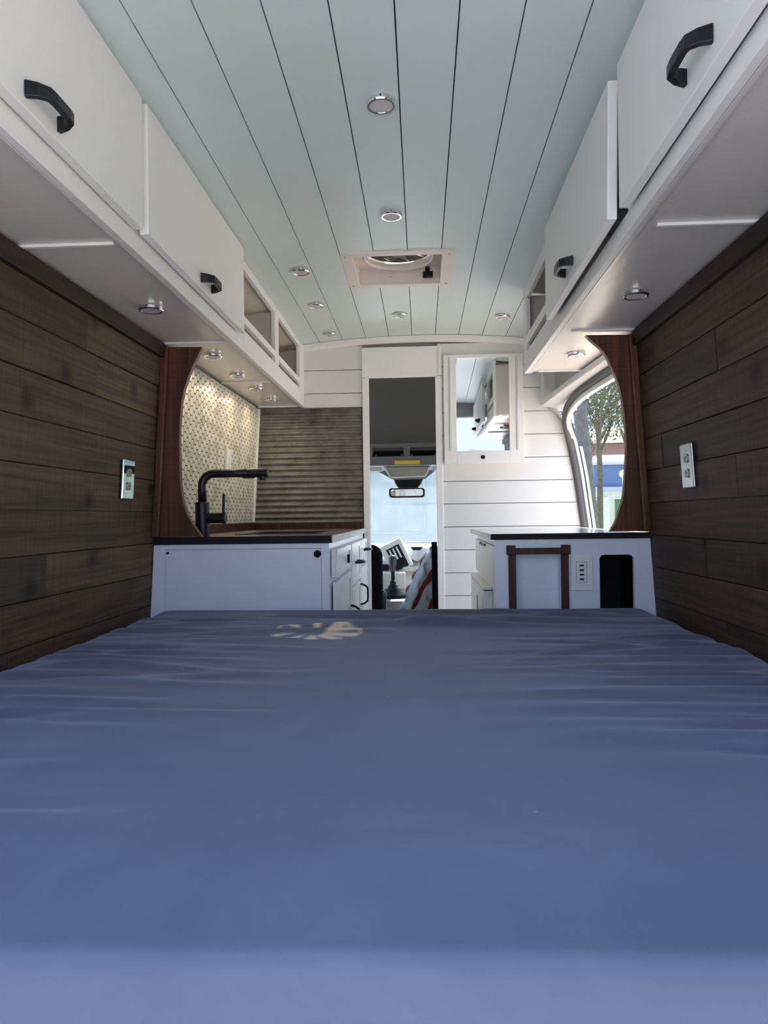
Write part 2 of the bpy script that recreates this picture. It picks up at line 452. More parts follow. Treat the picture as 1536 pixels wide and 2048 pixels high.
# ------------------------------------------------------------------ sliding-door opening: seal, pillar, header
SP = [(.785, YP + .03, .575), (.765, 2.75, .572), (.745, 3.2, .572), (.742, 3.45, .566), (.752, 3.68, .545), (.772, 3.83, .50), (.797, 3.90, .435), (.822, 3.925, .35), (.848, 3.93, .21), (.872, 3.93, .03), (.888, 3.93, -.10), (.91, 3.93, -.35), (.90, 3.93, -.95)]
def smooth_path(P, n=6):
    P = [Vector(p) for p in P]; out = []
    for i in range(len(P) - 1):
        p0, p1, p2, p3 = P[max(i - 1, 0)], P[i], P[i + 1], P[min(i + 2, len(P) - 1)]
        for k in range(n):
            t = k / n
            out.append(.5 * ((2 * p1) + (p2 - p0) * t + (2 * p0 - 5 * p1 + 4 * p2 - p3) * t * t + (3 * p1 - p0 - 3 * p2 + p3) * t ** 3))
    return out + [P[-1]]
sp = smooth_path(SP)
bm = new(); sweep(bm, sp, circ(.017, 10), up=Vector((1, 0, 0))); struct('trim_6', bm, GREYSEAL, smooth=True)
bm = new(); sweep(bm, [p + Vector((.012, .004, -.024)) if i < 24 else p + Vector((.022, .010, 0)) for i, p in enumerate(sp)], circ(.010, 8), up=Vector((1, 0, 0))); struct('trim_7', bm, GREYSEAL, smooth=True)
# cream cover strip between cabinet and seal
bm = new()
cs = smooth_path([(.762, YP + .03, .606), (.735, 2.9, .606), (.712, 3.3, .606), (.700, 3.6, .606), (.690, 3.9, .605)], 5)
sweep(bm, cs, [(-.03, -.016), (.045, -.030), (.045, .022), (-.03, .012)], up=Vector((0, 0, 1))); struct('trim_8', bm, SHIP, bev=.004)
# moulded body corner and white pillar jamb outside the seal
def jamb(name, k0, dx, dz, w, m):
    bm = new(); n = len(sp)
    pts = []
    for i, p in enumerate(sp[k0:]):
        t = min(1, max(0, (i + k0 - 26) / 12))
        pts.append(p + Vector((.014 * (1 - t) + dx * t, .014 * t, -dz * (1 - t))))
    sweep(bm, pts, [(-w / 2, -w / 2), (w / 2, -w / 2), (w / 2, w / 2), (-w / 2, w / 2)], up=Vector((1, 0, 0)))
    struct(name, bm, m, bev=.003)
jamb('wall_door_pillar', 0, .031, .028, .024, BODYWHITE)
jamb('trim_9', 41, .0465, .04, .007, BLACK)
jamb('trim_10', 41, .058, .045, .016, BODYWHITE)
bm = new(); box(bm, .835, .850, 3.93, 3.96, .36, .50, lambda p: Vector((p.x - .2 * (p.z - .43), p.y, p.z))); struct('trim_13', bm, GREYSEAL, bev=.004)
bm = new()   # corner gusset filling the rounded top corner
prism(bm, [(.672, .60), (.74, .585), (.79, .50), (.80, .43), (.785, .49), (.75, .54), (.70, .586)], 'y', YF - .03, YF + .012)
struct('trim_11', bm, BODYGREY, bev=.004)

# ------------------------------------------------------------------ overhead cabinets
def pull(bm, base, direction, length, out, width, axis_len='y', depth=.009):
    """arched flat bar pull standing off a face"""
    b = Vector(base); d = Vector(direction)
    a = Vector((0, 1, 0)) if axis_len == 'y' else (Vector((0, 0, 1)) if axis_len == 'z' else Vector((1, 0, 0)))
    w = a.cross(d).normalized()
    path = [b - a * length * .5, b - a * length * .44 + d * out * .55, b - a * length * .33 + d * out * .95, b - a * length * .2 + d * out, b + a * length * .2 + d * out, b + a * length * .33 + d * out * .95, b + a * length * .44 + d * out * .55, b + a * length * .5]
    ws = [1.25, 1.1, 1, .92, .92, 1, 1.1, 1.25]
    rings = []
    for i, p in enumerate(path):
        t = (path[min(i + 1, 7)] - path[max(i - 1, 0)]).normalized()
        n = w.cross(t).normalized()
        rings.append([bm.verts.new(p + w * sx * width * ws[i] / 2 + n * sy * depth / 2) for sx, sy in ((-1, -1), (1, -1), (1, 1), (-1, 1))])
    for r0, r1 in zip(rings, rings[1:]):
        for k in range(4): bm.faces.new((r0[k], r0[(k + 1) % 4], r1[(k + 1) % 4], r1[k]))
    bm.faces.new(rings[0][::-1]); bm.faces.new(rings[-1])

ZB = .616
# ---- left run
cab = thing('overhead_cabinet', 'long white overhead cabinet on the left wall with two doors and two open cubbies', 'cabinet', (-.78, 2.2, ZB))
bm = new()
FXL = -.645
box(bm, FXL - .018, FXL, YB + .06, 2.58, ZB, .957)                         # front behind the doors
box(bm, FXL - .018, FXL, 2.58, YF - .001, ZB, .697)                        # lower rail
box(bm, FXL - .018, FXL, 2.58, YF - .001, .724, .752)                      # retaining rail
box(bm, FXL - .018, FXL, 2.58, YF - .001, .925, .958)                      # top rail
for a, b in ((3.155, 3.232), (3.79, YF - .001)):
    box(bm, FXL - .0181, FXL + .0003, a, b, ZB + .0005, .9585)
obj('face_frame', bm, WHITE, cab, bev=.0015, seg=1)
bm = new()
box(bm, -.925, FXL - .019, YB + .06, YF - .001, ZB + .012, ZB + .022)       # bottom board
box(bm, -.925, -.913, YB + .06, YF - .001, ZB + .022, .925)                 # back
for y in (2.56, 3.19, YF - .014): box(bm, -.913, FXL - .019, y, y + .012, ZB + .022, .935)
box(bm, -.913, FXL - .019, 2.575, YF - .015, .697 - .010, .697)             # cubby shelf
box(bm, -.9129, FXL - .0191, 2.573, YF - .015, .944, .948, lambda p: Vector((p.x, p.y, p.z - CEIL_C * (p.x * p.x - .416))))
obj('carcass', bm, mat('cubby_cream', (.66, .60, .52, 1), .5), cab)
bm = new()
box(bm, -.668, FXL - .0185, YB + .06, YF - .002, ZB, ZB + .012)             # lip behind the face frame
box(bm, -.675, -.6685, YB + .06, YF - .002, ZB + .004, ZB + .012)
box(bm, -.906, -.6755, YB + .06, YF - .002, ZB + .008, ZB + .0119)
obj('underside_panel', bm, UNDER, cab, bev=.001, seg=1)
for y in (1.550, 2.452, 3.19, YF - .025):
    bm = new(); box(bm, -.902, -.680, y, y + .011, ZB + .0005, ZB + .0079); obj('batten', bm, WHITE, cab, bev=.0015)
def left_door(y0, y1, hy, off=0):
    bm = new(); box(bm, FXL + .006 + off, FXL + .028 + off, y0, y1, .654, .955)
    d = obj('door', bm, WHITE, cab, bev=.0025)
    bm = new(); pull(bm, (FXL + .028 + off, hy, .684), (1, 0, 0), .105, .032, .021, 'y', .011)
    obj('handle', bm, BLACKM, d, bev=.0015, label='black arched pull handle')
left_door(YB + .08, 1.568, 1.14); left_door(1.592, 2.475, 2.03, .002)
# ---- right run
cab2 = thing('overhead_cabinet', 'long white overhead cabinet on the right wall with two doors and one open cubby', 'cabinet', (.6, 1.9, ZB))
FXR = .458; YE = 3.125
bm = new()
box(bm, FXR, FXR + .018, YB + .06, 2.50, ZB, .657); box(bm, FXR, FXR + .018, YB + .06, 2.50, .925, .977)
for a, b in ((YB + .06, YB + .11), (1.535, 1.568), (2.36, 2.50)): box(bm, FXR + .0001, FXR + .0179, a, b, .657, .925)
box(bm, FXR, FXR + .018, 2.50, YE, ZB, .697); box(bm, FXR, FXR + .018, 2.50, YE, .728, .765); box(bm, FXR, FXR + .018, 2.50, YE, .925, .980)
box(bm, FXR - .0003, FXR + .0181, 3.055, YE + .0003, ZB + .0005, .981)
obj('face_frame', bm, WHITE, cab2, bev=.0015, seg=1)
bm = new()
box(bm, FXR + .019, .765, YB + .06, YE, ZB + .012, ZB + .022)
box(bm, .745, .757, YB + .06, YE, ZB + .022, .945)
for y in (2.47, YE - .013): box(bm, FXR + .019, .745, y, y + .012, ZB + .022, .952)
box(bm, FXR + .019, .745, 2.483, YE - .014, .687, .697)
box(bm, FXR + .0191, .7449, 2.483, YE - .014, .966, .970, lambda p: Vector((p.x, p.y, p.z - CEIL_C * (p.x * p.x - .21))))
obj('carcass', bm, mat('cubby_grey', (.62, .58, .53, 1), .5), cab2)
bm = new()
box(bm, FXR + .0185, .487, YB + .06, YE, ZB, ZB + .012); box(bm, .4875, .494, YB + .06, YE, ZB + .004, ZB + .012)
box(bm, .4945, .738, YB + .06, YE, ZB + .008, ZB + .0119)
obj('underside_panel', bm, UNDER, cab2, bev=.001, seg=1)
for y in (1.550, 2.43, YE - .03):
    bm = new(); box(bm, .515, .735, y, y + .011, ZB + .0005, ZB + .0079); obj('batten', bm, WHITE, cab2, bev=.0015)
def right_door(y0, y1, hy, off, twist=0):
    bm = new()
    box(bm, FXR - .040 - off, FXR - .018 - off, y0, y1, .645, .952, fx=(lambda p: Vector((p.x - twist * (.952 - p.z) * max(0, (y1 - p.y) / (y1 - y0)), p.y, p.z))))
    d = obj('door', bm, WHITE, cab2, bev=.0025)
    bm = new(); pull(bm, (FXR - .040 - off - twist * .26 * (y1 - hy) / (y1 - y0), hy, .686), (-1, 0, 0), .105, .032, .021, 'y', .011)
    obj('handle', bm, BLACKM, d, bev=.0015, label='black arched pull handle')
right_door(YB + .08, 1.525, 1.09, -.009); right_door(1.578, 2.385, 1.995, -.004, .020)

# ------------------------------------------------------------------ puck lights
def puck(loc, label, group):
    t = thing('puck_light', label, 'light', loc, group); x, y, z = loc
    bm = new(); lathe(bm, [(.0275, -.002), (.0345, 0), (.0357, -.003), (.0357, -.010), (.0335, -.0135), (.0285, -.0135), (.0275, -.012), (.0275, -.002)], (x, y, z), 40)
    obj('ring', bm, CHROME, t, bev=.0005)
    bm = new(); lathe(bm, [(.0274, -.003), (.0274, -.0122), (.02, -.0128)], (x, y, z), 40); obj('lens', bm, LENS, t)
    bm = new(); lathe(bm, [(.0022, 0), (.0022, .0012)], (x, y - .0370, z - .0055), 10, 'y'); obj('screw', bm, BLACKM, t)
    return t
proto = None
def copy_tree(o, parent=None):
    c = o.copy(); COL.objects.link(c)
    if parent is not None: c.parent = parent
    for ch in list(o.children): copy_tree(ch, c)
    return c
pucks = [
    (-.083, 1.700, 'chrome puck light on the mint ceiling nearest the camera', 'ceiling puck lights'),
    (-.085, 2.333, 'chrome puck light on the mint ceiling just before the roof vent', 'ceiling puck lights'),
    (-.464, 2.783, 'nearest of the three chrome puck lights along the left edge of the mint ceiling', 'ceiling puck lights'),
    (-.470, 3.236, 'middle of the three chrome puck lights along the left edge of the mint ceiling', 'ceiling puck lights'),
    (-.476, 3.738, 'farthest of the three chrome puck lights along the left edge of the mint ceiling', 'ceiling puck lights'),
    (-.090, 3.495, 'chrome puck light on the mint ceiling between the roof vent and the front wall', 'ceiling puck lights'),
    (.415, 3.520, 'chrome puck light on the mint ceiling beside the end of the right overhead cabinet', 'ceiling puck lights'),
    (-.783, 2.039, 'chrome puck light under the left overhead cabinet above the dark wood planks', 'under cabinet puck lights'),
    (-.782, 2.653, 'chrome puck light under the left overhead cabinet just past the wood arch', 'under cabinet puck lights'),
    (-.784, 3.028, 'second chrome puck light past the left wood arch, above the tile backsplash', 'under cabinet puck lights'),
    (-.779, 3.344, 'third chrome puck light past the left wood arch, above the tile backsplash', 'under cabinet puck lights'),
    (-.779, 3.681, 'farthest chrome puck light under the left overhead cabinet, beside the corrugated metal', 'under cabinet puck lights'),
    (.614, 2.037, 'chrome puck light under the right overhead cabinet above the dark wood planks', 'under cabinet puck lights'),
    (.607, 2.785, 'chrome puck light under the right overhead cabinet by the sliding door', 'under cabinet puck lights'),
]
for x, y, lab, grp in pucks:
    z = ceil_z(x) if 'ceiling puck' in grp else ZB + .008
    if proto is None: proto = puck((x, y, z), lab, grp)
    else:
        c = copy_tree(proto); c.location = (x, y, z); c['label'] = lab; c['group'] = grp

# ------------------------------------------------------------------ roof vent
vz = ceil_z(-.08)
vent = thing('roof_vent', 'white square roof vent fan set in the mint ceiling', 'vent', (-.079, 2.86, vz))
bm = new(); ring_prism(bm, rrect(-.298, .140, 2.660, 3.066, .03), rrect(-.249, .091, 2.694, 3.030, .008), 'z', vz - .009, vz + .001)
obj('trim_frame', bm, VENTP, vent, bev=.003)
bm = new(); ring_prism(bm, rrect(-.2565, .0985, 2.6855, 3.0385, .008), rrect(-.250, .092, 2.693, 3.031, .006), 'z', vz - .008, vz + .0705)
obj('shroud', bm, VENTP, vent)
bm = new(); ring_prism(bm, rrect(-.2565, .0985, 2.6855, 3.0385, .008), rrect(-.250, .092, 2.693, 3.031, .006), 'z', vz + .0707, vz + .13)
obj('fan_housing', bm, CABDARK, vent, label='dark fan housing')
fc = (-.078, 2.862)
bm = new(); ring_prism(bm, rrect(-.2495, .0915, 2.6935, 3.0305, .006), [(fc[0] + .132 * math.cos(R(45 / 3.5 * k)), fc[1] + .132 * math.sin(R(45 / 3.5 * k))) for k in range(28)], 'z', vz + .062, vz + .070)
obj('fan_plate', bm, VENTP, vent)
bm = new(); lathe(bm, [(.130, .045), (.138, .040), (.146, .046), (.146, .072), (.130, .072), (.130, .045)], (fc[0], fc[1], vz), 48)
obj('fan_ring', bm, VENTP, vent, smooth=True)
bm = new(); lathe(bm, [(.026, .054), (.03, .058), (.03, .092), (.024, .096)], (fc[0], fc[1], vz), 24); obj('hub', bm, CABGREY, vent)
for k in range(10):
    bm = new(); a0 = 2 * math.pi * k / 10
    g = []
    for i in range(7):
        r = .028 + (.126 - .028) * i / 6; row = []
        for j, s in enumerate((-1, 1)):
            a = a0 + s * (.165 + .0 * i / 6) + .12 * i / 6
            row.append((fc[0] + r * math.cos(a), fc[1] + r * math.sin(a), vz + .078 + s * (.013 - .004 * i / 6)))
        g.append(row)
    lo = [[bm.verts.new(p) for p in r] for r in g]; hi = [[bm.verts.new((p[0], p[1], p[2] + .002)) for p in r] for r in g]
    for i in range(6):
        bm.faces.new((lo[i][0], lo[i][1], lo[i + 1][1], lo[i + 1][0])); bm.faces.new((hi[i][1], hi[i][0], hi[i + 1][0], hi[i + 1][1]))
        for s in (0, 1): bm.faces.new((lo[i][s], lo[i + 1][s], hi[i + 1][s], hi[i][s]))
    bm.faces.new((lo[0][0], hi[0][0], hi[0][1], lo[0][1])); bm.faces.new((lo[6][0], lo[6][1], hi[6][1], hi[6][0]))
    obj('fan_blade', bm, mat('blade_smoke', (.10, .085, .06, 1), .35) if k == 0 else bpy.data.materials['blade_smoke'], vent)
bm = new(); box(bm, .020, .062, 2.995, 3.020, vz + .012, vz + .034); box(bm, .03, .05, 2.985, 2.995, vz + .018, vz + .05); obj('latch', bm, BLACK, vent, bev=.003, label='black latch clip')
bm = new(); box(bm, -.122, -.112, 3.016, 3.030, vz + .024, vz + .05); obj('wire_clip', bm, VENTP, vent)
for sx, sy in ((-.278, 2.69), (.120, 2.69), (-.278, 3.032), (.120, 3.032)):
    bm = new(); lathe(bm, [(.0045, -.022), (.0045, -.0235), (.003, -.0245)], (sx, sy, vz + .013), 12); obj('screw', bm, CABBEIGE, vent)
bm = new()   # smoked lid, raised towards the front
lid = [(-.28, 2.68, vz + .15), (.12, 2.68, vz + .15), (.12, 3.06, vz + .20), (-.28, 3.06, vz + .20)]
A = [bm.verts.new(p) for p in lid]; Bv = [bm.verts.new((p[0], p[1], p[2] + .004)) for p in lid]
bm.faces.new(A); bm.faces.new(Bv[::-1])
for i in range(4): bm.faces.new((A[i], A[(i + 1) % 4], Bv[(i + 1) % 4], Bv[i]))
obj('lid', bm, glass('smoked_lid', (.40, .36, .28, 1), 0, .03), vent)

# ------------------------------------------------------------------ arched wood panels between bed and kitchen
PTL = [(-.764, .606), (-.798, .541), (-.822, .484), (-.839, .421), (-.849, .315), (-.850, .235), (-.848, .131), (-.837, .052), (-.817, -.001), (-.779, -.056), (-.775, -.062)]
PTR = [(.572, .612), (.588, .594), (.629, .555), (.655, .503), (.683, .428), (.697, .335), (.702, .25), (.701, .195), (.696, .125), (.689, .055), (.6745, .008), (.662, -.029), (.643, -.062)]
def arch_panel(side):
    s = 'left' if side < 0 else 'right'
    wallx = left_x if side < 0 else right_x
    if side < 0: pts = PTL
    else: pts = PTR
    sm = [(p.x, p.z) for p in smooth_path([(a, 0, b) for a, b in pts], 5)]
    t = thing('arch_panel', f'reddish wood panel with curved inner edge at the {s} end of the bed', 'panel', (wallx(0), YP, -.062))
    bm = new()
    prism(bm, sm + [(wallx(-.062) + side * .004, -.062), (wallx(.609) + side * .004, .609)], 'y', YP, YP + .022)
    obj('panel', bm, WALNUT, t, bev=.002)
    bm = new()
    k = -side
    prism(bm, [(wallx(.609), .609), (wallx(.609) + k * .026, .609), (wallx(-.062) + k * .026, -.062), (wallx(-.062), -.062)], 'y', YP - .020, YP - .0002)
    obj('edge_trim', bm, WALNUT, t, bev=.005)
    # pale edge banding along the curve
    bm = new(); sweep(bm, [Vector((a + (-side) * .0008, YP + .011, b)) for a, b in sm], rect(.022, .0016), up=Vector((-side, 0, .001))); obj('edge_banding', bm, mat('edge_band_' + s, srgb(120, 88, 68), .5), t)
arch_panel(-1); arch_panel(1)

# ------------------------------------------------------------------ kitchen wall: tiles, outlet, corrugated metal
bm = new(); box(bm, .0005, .018, YP + .024, YF, FLOOR, .614, lean_l); struct('wall_left_kitchen', bm, GROUT)
bm = new()
h = .037; s_ = h / math.sqrt(3); pitch = 1.5 * s_; gap = .0025
nx = int((YF - YP - .03) / pitch)
for i in range(nx):
    yc = YP + .03 + s_ + i * pitch
    if yc > YF - .012: break
    z = -.028 + (h / 2 if i % 2 else 0)
    while z < .612 + h * .4:
        ring = []
        for k in range(6):
            a = R(60 * k); ring.append((yc + (s_ - gap) * math.cos(a), z + (s_ - gap) * math.sin(a)))
        ring = [(min(max(a, YP + .03), YF - .006), min(max(b, -.024), .612)) for a, b in ring]
        if max(b for a, b in ring) - min(b for a, b in ring) > .006:
            c = (sum(a for a, b in ring) / 6, sum(b for a, b in ring) / 6)
            base = [bm.verts.new(lean_l(Vector((0, a, b)))) for a, b in ring]
            mid = [bm.verts.new(lean_l(Vector((-.0008, a, b)))) for a, b in ring]
            top = [bm.verts.new(lean_l(Vector((-.0016, c[0] + (a - c[0]) * .93, c[1] + (b - c[1]) * .93)))) for a, b in ring]
            try:
                bm.faces.new(top)
                for k in range(6):
                    j = (k + 1) % 6
                    bm.faces.new((base[k], base[j], mid[j], mid[k])); bm.faces.new((mid[k], mid[j], top[j], top[k]))
            except ValueError: pass
        z += h
tag(obj('tile_backsplash', bm, TILE), 'cream hexagon mosaic tile backsplash on the left kitchen wall', 'backsplash')
bm = new(); prism(bm, [(left_x(.612) + .001, .612), (left_x(.612) + .013, .612), (left_x(-.024) + .013, -.024), (left_x(-.024) + .001, -.024)], 'y', YF - .018, YF - .004); struct('trim_12', bm, WHITE2, bev=.002)

def outlet(name, label, side, yc, zc, pm, w=.088, h=.127, duplex=True, off=0):
    lean = lean_l if side < 0 else lean_r
    t = thing(name, label, 'outlet', lean(Vector((0, yc, zc - h / 2))))
    def slab(bm, y0, y1, z0, z1, a, b): box(bm, -b - off, -a - off, y0, y1, z0, z1, lean)
    bm = new(); slab(bm, yc - w / 2, yc + w / 2, zc - h / 2, zc + h / 2, .003, .010); obj('plate', bm, pm, t, bev=.0035)
    bm = new(); slab(bm, yc - w / 2 + .004, yc + w / 2 - .004, zc - h / 2 + .004, zc + h / 2 - .004, -.004, .003); obj('gasket', bm, BLACK if duplex else WHITE2, t)
    if duplex:
        for dz in (.021, -.021):
            bm = new()
            P = [(yc + .017 * math.cos(R(a)), zc + dz + max(-.013, min(.013, .017 * math.sin(R(a))))) for a in range(0, 360, 15)]
            A = [bm.verts.new(lean(Vector((-.009 - off, a, b)))) for a, b in P]; Bv = [bm.verts.new(lean(Vector((-.0125 - off, a, b)))) for a, b in P]
            bm.faces.new(Bv)
            for i in range(len(P)): bm.faces.new((A[i], A[(i + 1) % len(P)], Bv[(i + 1) % len(P)], Bv[i]))
            r = obj('receptacle', bm, mat('receptacle_grey', (.30, .30, .29, 1), .35, .5) if 'receptacle_grey' not in bpy.data.materials else bpy.data.materials['receptacle_grey'], t)
            bm = new()
            for dy, hh in ((-.006, .009), (.006, .0075)): slab(bm, yc + dy - .0012, yc + dy + .0012, zc + dz - hh / 2 + .002, zc + dz + hh / 2 + .002, .0124, .0131)
            slab(bm, yc - .0022, yc + .0022, zc + dz - .0095, zc + dz - .0055, .0124, .0131)
            obj('slot', bm, BLACK, r)
        bm = new(); slab(bm, yc - .002, yc + .002, zc - .002, zc + .002, .0099, .0115); obj('screw', bm, CHROME, t, bev=.0008)
    else:
        bm = new(); slab(bm, yc - .017, yc + .017, zc - .034, zc + .034, .0099, .0112); obj('receptacle', bm, WHITE2, t, bev=.001)
outlet('outlet', 'chrome outlet plate with black sockets on the left plank wall', -1, 2.205, .128, mat('polished_steel', (.45, .45, .43, 1), .06, 1))
outlet('outlet', 'chrome outlet plate on the right plank wall', 1, 2.062, .132, mat('brushed_steel', (.34, .34, .33, 1), .3, 1))
outlet('outlet', 'cream white outlet on the hexagon tile wall behind the faucet', -1, 3.34, .27, WHITE2, .072, .118, False, .006)

bm = new()   # corrugated metal on the front wall
x0, x1, z0, z1 = -.878, -.326, -.030, .606
nz = 200; nx = 2
prevrow = None
for i in range(nz + 1):
    z = z0 + (z1 - z0) * i / nz
    y = YF - .007 - .0055 * math.cos(2 * math.pi * (z - z0) / .0335)
    xl = left_x(z) + .0135
    row = [bm.verts.new((xl, y, z)), bm.verts.new((x1, y, z)), bm.verts.new((xl, YF + .0185, z)), bm.verts.new((x1, YF + .0185, z))]
    if prevrow:
        bm.faces.new((prevrow[0], prevrow[1], row[1], row[0])); bm.faces.new((prevrow[3], prevrow[2], row[2], row[3]))
        bm.faces.new((prevrow[2], prevrow[0], row[0], row[2])); bm.faces.new((prevrow[1], prevrow[3], row[3], row[1]))
    else: bm.faces.new(row[:2] + [row[3], row[2]])
    prevrow = row
bm.faces.new([prevrow[1], prevrow[0], prevrow[2], prevrow[3]])
tag(obj('corrugated_panel', bm, TIN), 'weathered dark corrugated metal sheet on the front wall left of the doorway', 'metal panel')

# ------------------------------------------------------------------ mirror cabinet on the front wall
mc = thing('mirror_cabinet', 'white mirror cabinet door on the front wall right of the doorway', 'cabinet', (.347, YF, .282))
bm = new()
cx0, cx1, cz0, cz1 = .131, .565, .283, .882; mx0, mx1, mz0, mz1 = .200, .488, .353, .864
ya, yb = YF - .030, YF - .001
box(bm, cx0, mx0, ya, yb, cz0, cz1); box(bm, mx1, cx1, ya, yb, cz0, cz1); box(bm, mx0, mx1, ya, yb, cz0, mz0); box(bm, mx0, mx1, ya, yb, mz1, cz1)
bmesh.ops.remove_doubles(bm, verts=bm.verts, dist=1e-5)
obj('door_frame', bm, WHITE2, mc, bev=.0015, seg=1)
bm = new()
box(bm, mx0, mx1, YF - .011, YF - .004, mz0, mz1, lambda p: Vector((p.x, p.y - (.017 * (p.x - mx0) + .0228 * (p.z - mz0) if p.y < YF - .008 else 0), p.z)))
obj('mirror', bm, MIRROR, mc)
for x in (.166, .531):
    bm = new(); prism(bm, rrect(x - .0055, x + .0055, .352, .872, .005), 'y', ya - .006, ya + .0005); obj('light_bar', bm, LEDBAR, mc, bev=.0015)
bm = new(); lathe(bm, [(.011, .0005), (.011, -.004), (.0085, -.006), (.004, -.006), (.0035, -.004)], (.341, ya, .318), 24, 'y'); obj('lock', bm, BLACK, mc)

# ------------------------------------------------------------------ left kitchen base cabinet
XA = -.325      # aisle face
kc = thing('base_cabinet', 'white kitchen base cabinet with drawers under the faucet, left of the aisle', 'cabinet', (-.64, 3.2, FLOOR))
bm = new()
EY = YP + .004
def end_l(z): return left_x(z) + .002
# end panel frame round an inset panel
px0, px1, pz1 = -.905, -.352, -.108
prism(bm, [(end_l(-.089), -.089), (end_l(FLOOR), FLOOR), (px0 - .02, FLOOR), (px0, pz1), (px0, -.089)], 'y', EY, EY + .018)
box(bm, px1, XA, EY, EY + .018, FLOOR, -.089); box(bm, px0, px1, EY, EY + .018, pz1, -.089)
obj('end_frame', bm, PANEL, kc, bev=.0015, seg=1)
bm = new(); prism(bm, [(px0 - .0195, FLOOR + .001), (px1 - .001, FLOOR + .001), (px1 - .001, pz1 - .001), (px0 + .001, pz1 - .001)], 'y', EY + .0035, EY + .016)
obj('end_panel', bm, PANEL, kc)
bm = new(); lathe(bm, [(.0045, .004), (.0045, -.002), (.002, -.003)], (-.897, EY, -.119), 14, 'y'); obj('screw', bm, BLACK, kc)
bm = new(); lathe(bm, [(.0125, .004), (.0125, -.003), (.009, -.006)], (-.365, EY, -.127), 24, 'y'); obj('knob', bm, BLACK, kc, label='round black plug')
bm = new()
box(bm, XA - .018, XA, EY + .0185, YF - .019, FLOOR, -.089)
box(bm, -.95, XA - .019, EY + .019, YF - .019, FLOOR, FLOOR + .02)
obj('carcass', bm, WHITE2, kc)
def front(name, y0, y1, z0, z1, handle=None, ajar=0):
    bm = new()
    fx = (lambda p: Vector((p.x + ajar * (y1 - p.y) / (y1 - y0), p.y, p.z)))
    box(bm, XA + .002, XA + .018, y0, y1, z0, z1, fx)
    d = obj(name, bm, WHITE2, kc, bev=.002)
    w = .035
    bm = new()   # raised shaker rails
    for a, b, c, e in ((y0 + .001, y0 + w, z0 + .001, z1 - .001), (y1 - w, y1 - .001, z0 + .001, z1 - .001), (y0 + w, y1 - w, z1 - w * .7, z1 - .001), (y0 + w, y1 - w, z0 + .001, z0 + w * .7)):
        box(bm, XA + .0181, XA + .024, a, b, c, e, fx)
    obj('rail', bm, WHITE2, d, bev=.0015, seg=1)
    if handle:
        bm = new(); k, hy, hz = handle
        pull(bm, (XA + .024 + ajar * (y1 - hy) / (y1 - y0), hy, hz), (1, 0, 0), .10, .036, .010, k, .009)
        obj('handle', bm, BLACKM, d, bev=.001, label='black bar handle')
    return d
front('drawer', 2.51, 3.02, -.215, -.115)
front('door', 2.515, 3.02, -.88, -.232, ('z', 2.97, -.42), .004)
front('drawer', 3.05, 3.49, -.30, -.115, ('y', 3.24, -.205))
front('door', 3.05, 3.49, -.88, -.315, ('z', 3.44, -.375))
front('drawer', 3.52, 3.90, -.24, -.115, ('y', 3.72, -.17))
front('drawer', 3.52, 3.90, -.45, -.255)
front('door', 3.52, 3.90, -.88, -.465)
bm = new(); box(bm, XA + .0241, XA + .034, 2.84, 2.86, -.185, -.150); obj('latch', bm, BLACK, kc, bev=.002)
# worktop
ZT, ZTB = -.0635, -.0885
wt = thing('worktop', 'brown kitchen worktop with black end edge on the left, under the faucet', 'countertop', (-.63, 3.2, ZTB))
sx0, sx1, sy0, sy1 = -.72, -.40, 2.74, 3.16     # sink hole
bm = new()
wl = left_x(-.075) + .002
box(bm, wl, XA + .012, EY - .004, sy0, ZTB, ZT); box(bm, wl, XA + .012, sy1, YF - .016, ZTB, ZT); box(bm, wl, sx0, sy0, sy1, ZTB, ZT); box(bm, sx1, XA + .012, sy0, sy1, ZTB, ZT)
bmesh.ops.remove_doubles(bm, verts=bm.verts, dist=1e-5)
obj('top', bm, TOPWOOD, wt)
bm = new(); box(bm, wl, XA + .012, EY - .0065, EY - .0042, ZTB - .001, ZT + .0002); obj('end_edge', bm, COUNTER_END, wt, bev=.0005)
bm = new(); box(bm, XA + .0122, XA + .0145, EY - .0065, YF - .016, ZTB - .001, ZT + .0002); obj('front_edge', bm, STONE, wt, bev=.0005)
bm = new(); prism(bm, [(left_x(ZT) + .008, ZT), (left_x(ZT) + .022, ZT), (left_x(-.026) + .022, -.026), (left_x(-.026) + .008, -.026)], 'y', YP + .026, YF - .020)
box(bm, left_x(ZT) + .023, -.328, YF - .040, YF - .0195, ZT, -.026)
obj('backsplash_strip', bm, REDTRIM, wt, bev=.002)
# sink
sk = thing('sink', 'dark sink set into the brown worktop behind the faucet', 'sink', (-.56, 2.95, -.22))
bm = new(); ring_prism(bm, rrect(sx0 - .012, sx1 + .012, sy0 - .012, sy1 + .012, .02), rrect(sx0 + .012, sx1 - .012, sy0 + .012, sy1 - .012, .03), 'z', ZT + .0003, ZT + .0028); obj('rim', bm, mat('dark_granite', (.03, .026, .025, 1), .45), sk)
bm = new(); ring_prism(bm, rrect(sx0 + .002, sx1 - .002, sy0 + .002, sy1 - .002, .02), rrect(sx0 + .004, sx1 - .004, sy0 + .004, sy1 - .004, .02), 'z', -.22, ZT)
prism(bm, rrect(sx0 + .002, sx1 - .002, sy0 + .002, sy1 - .002, .02), 'z', -.222, -.2195); obj('basin', bm, bpy.data.materials['dark_granite'], sk)
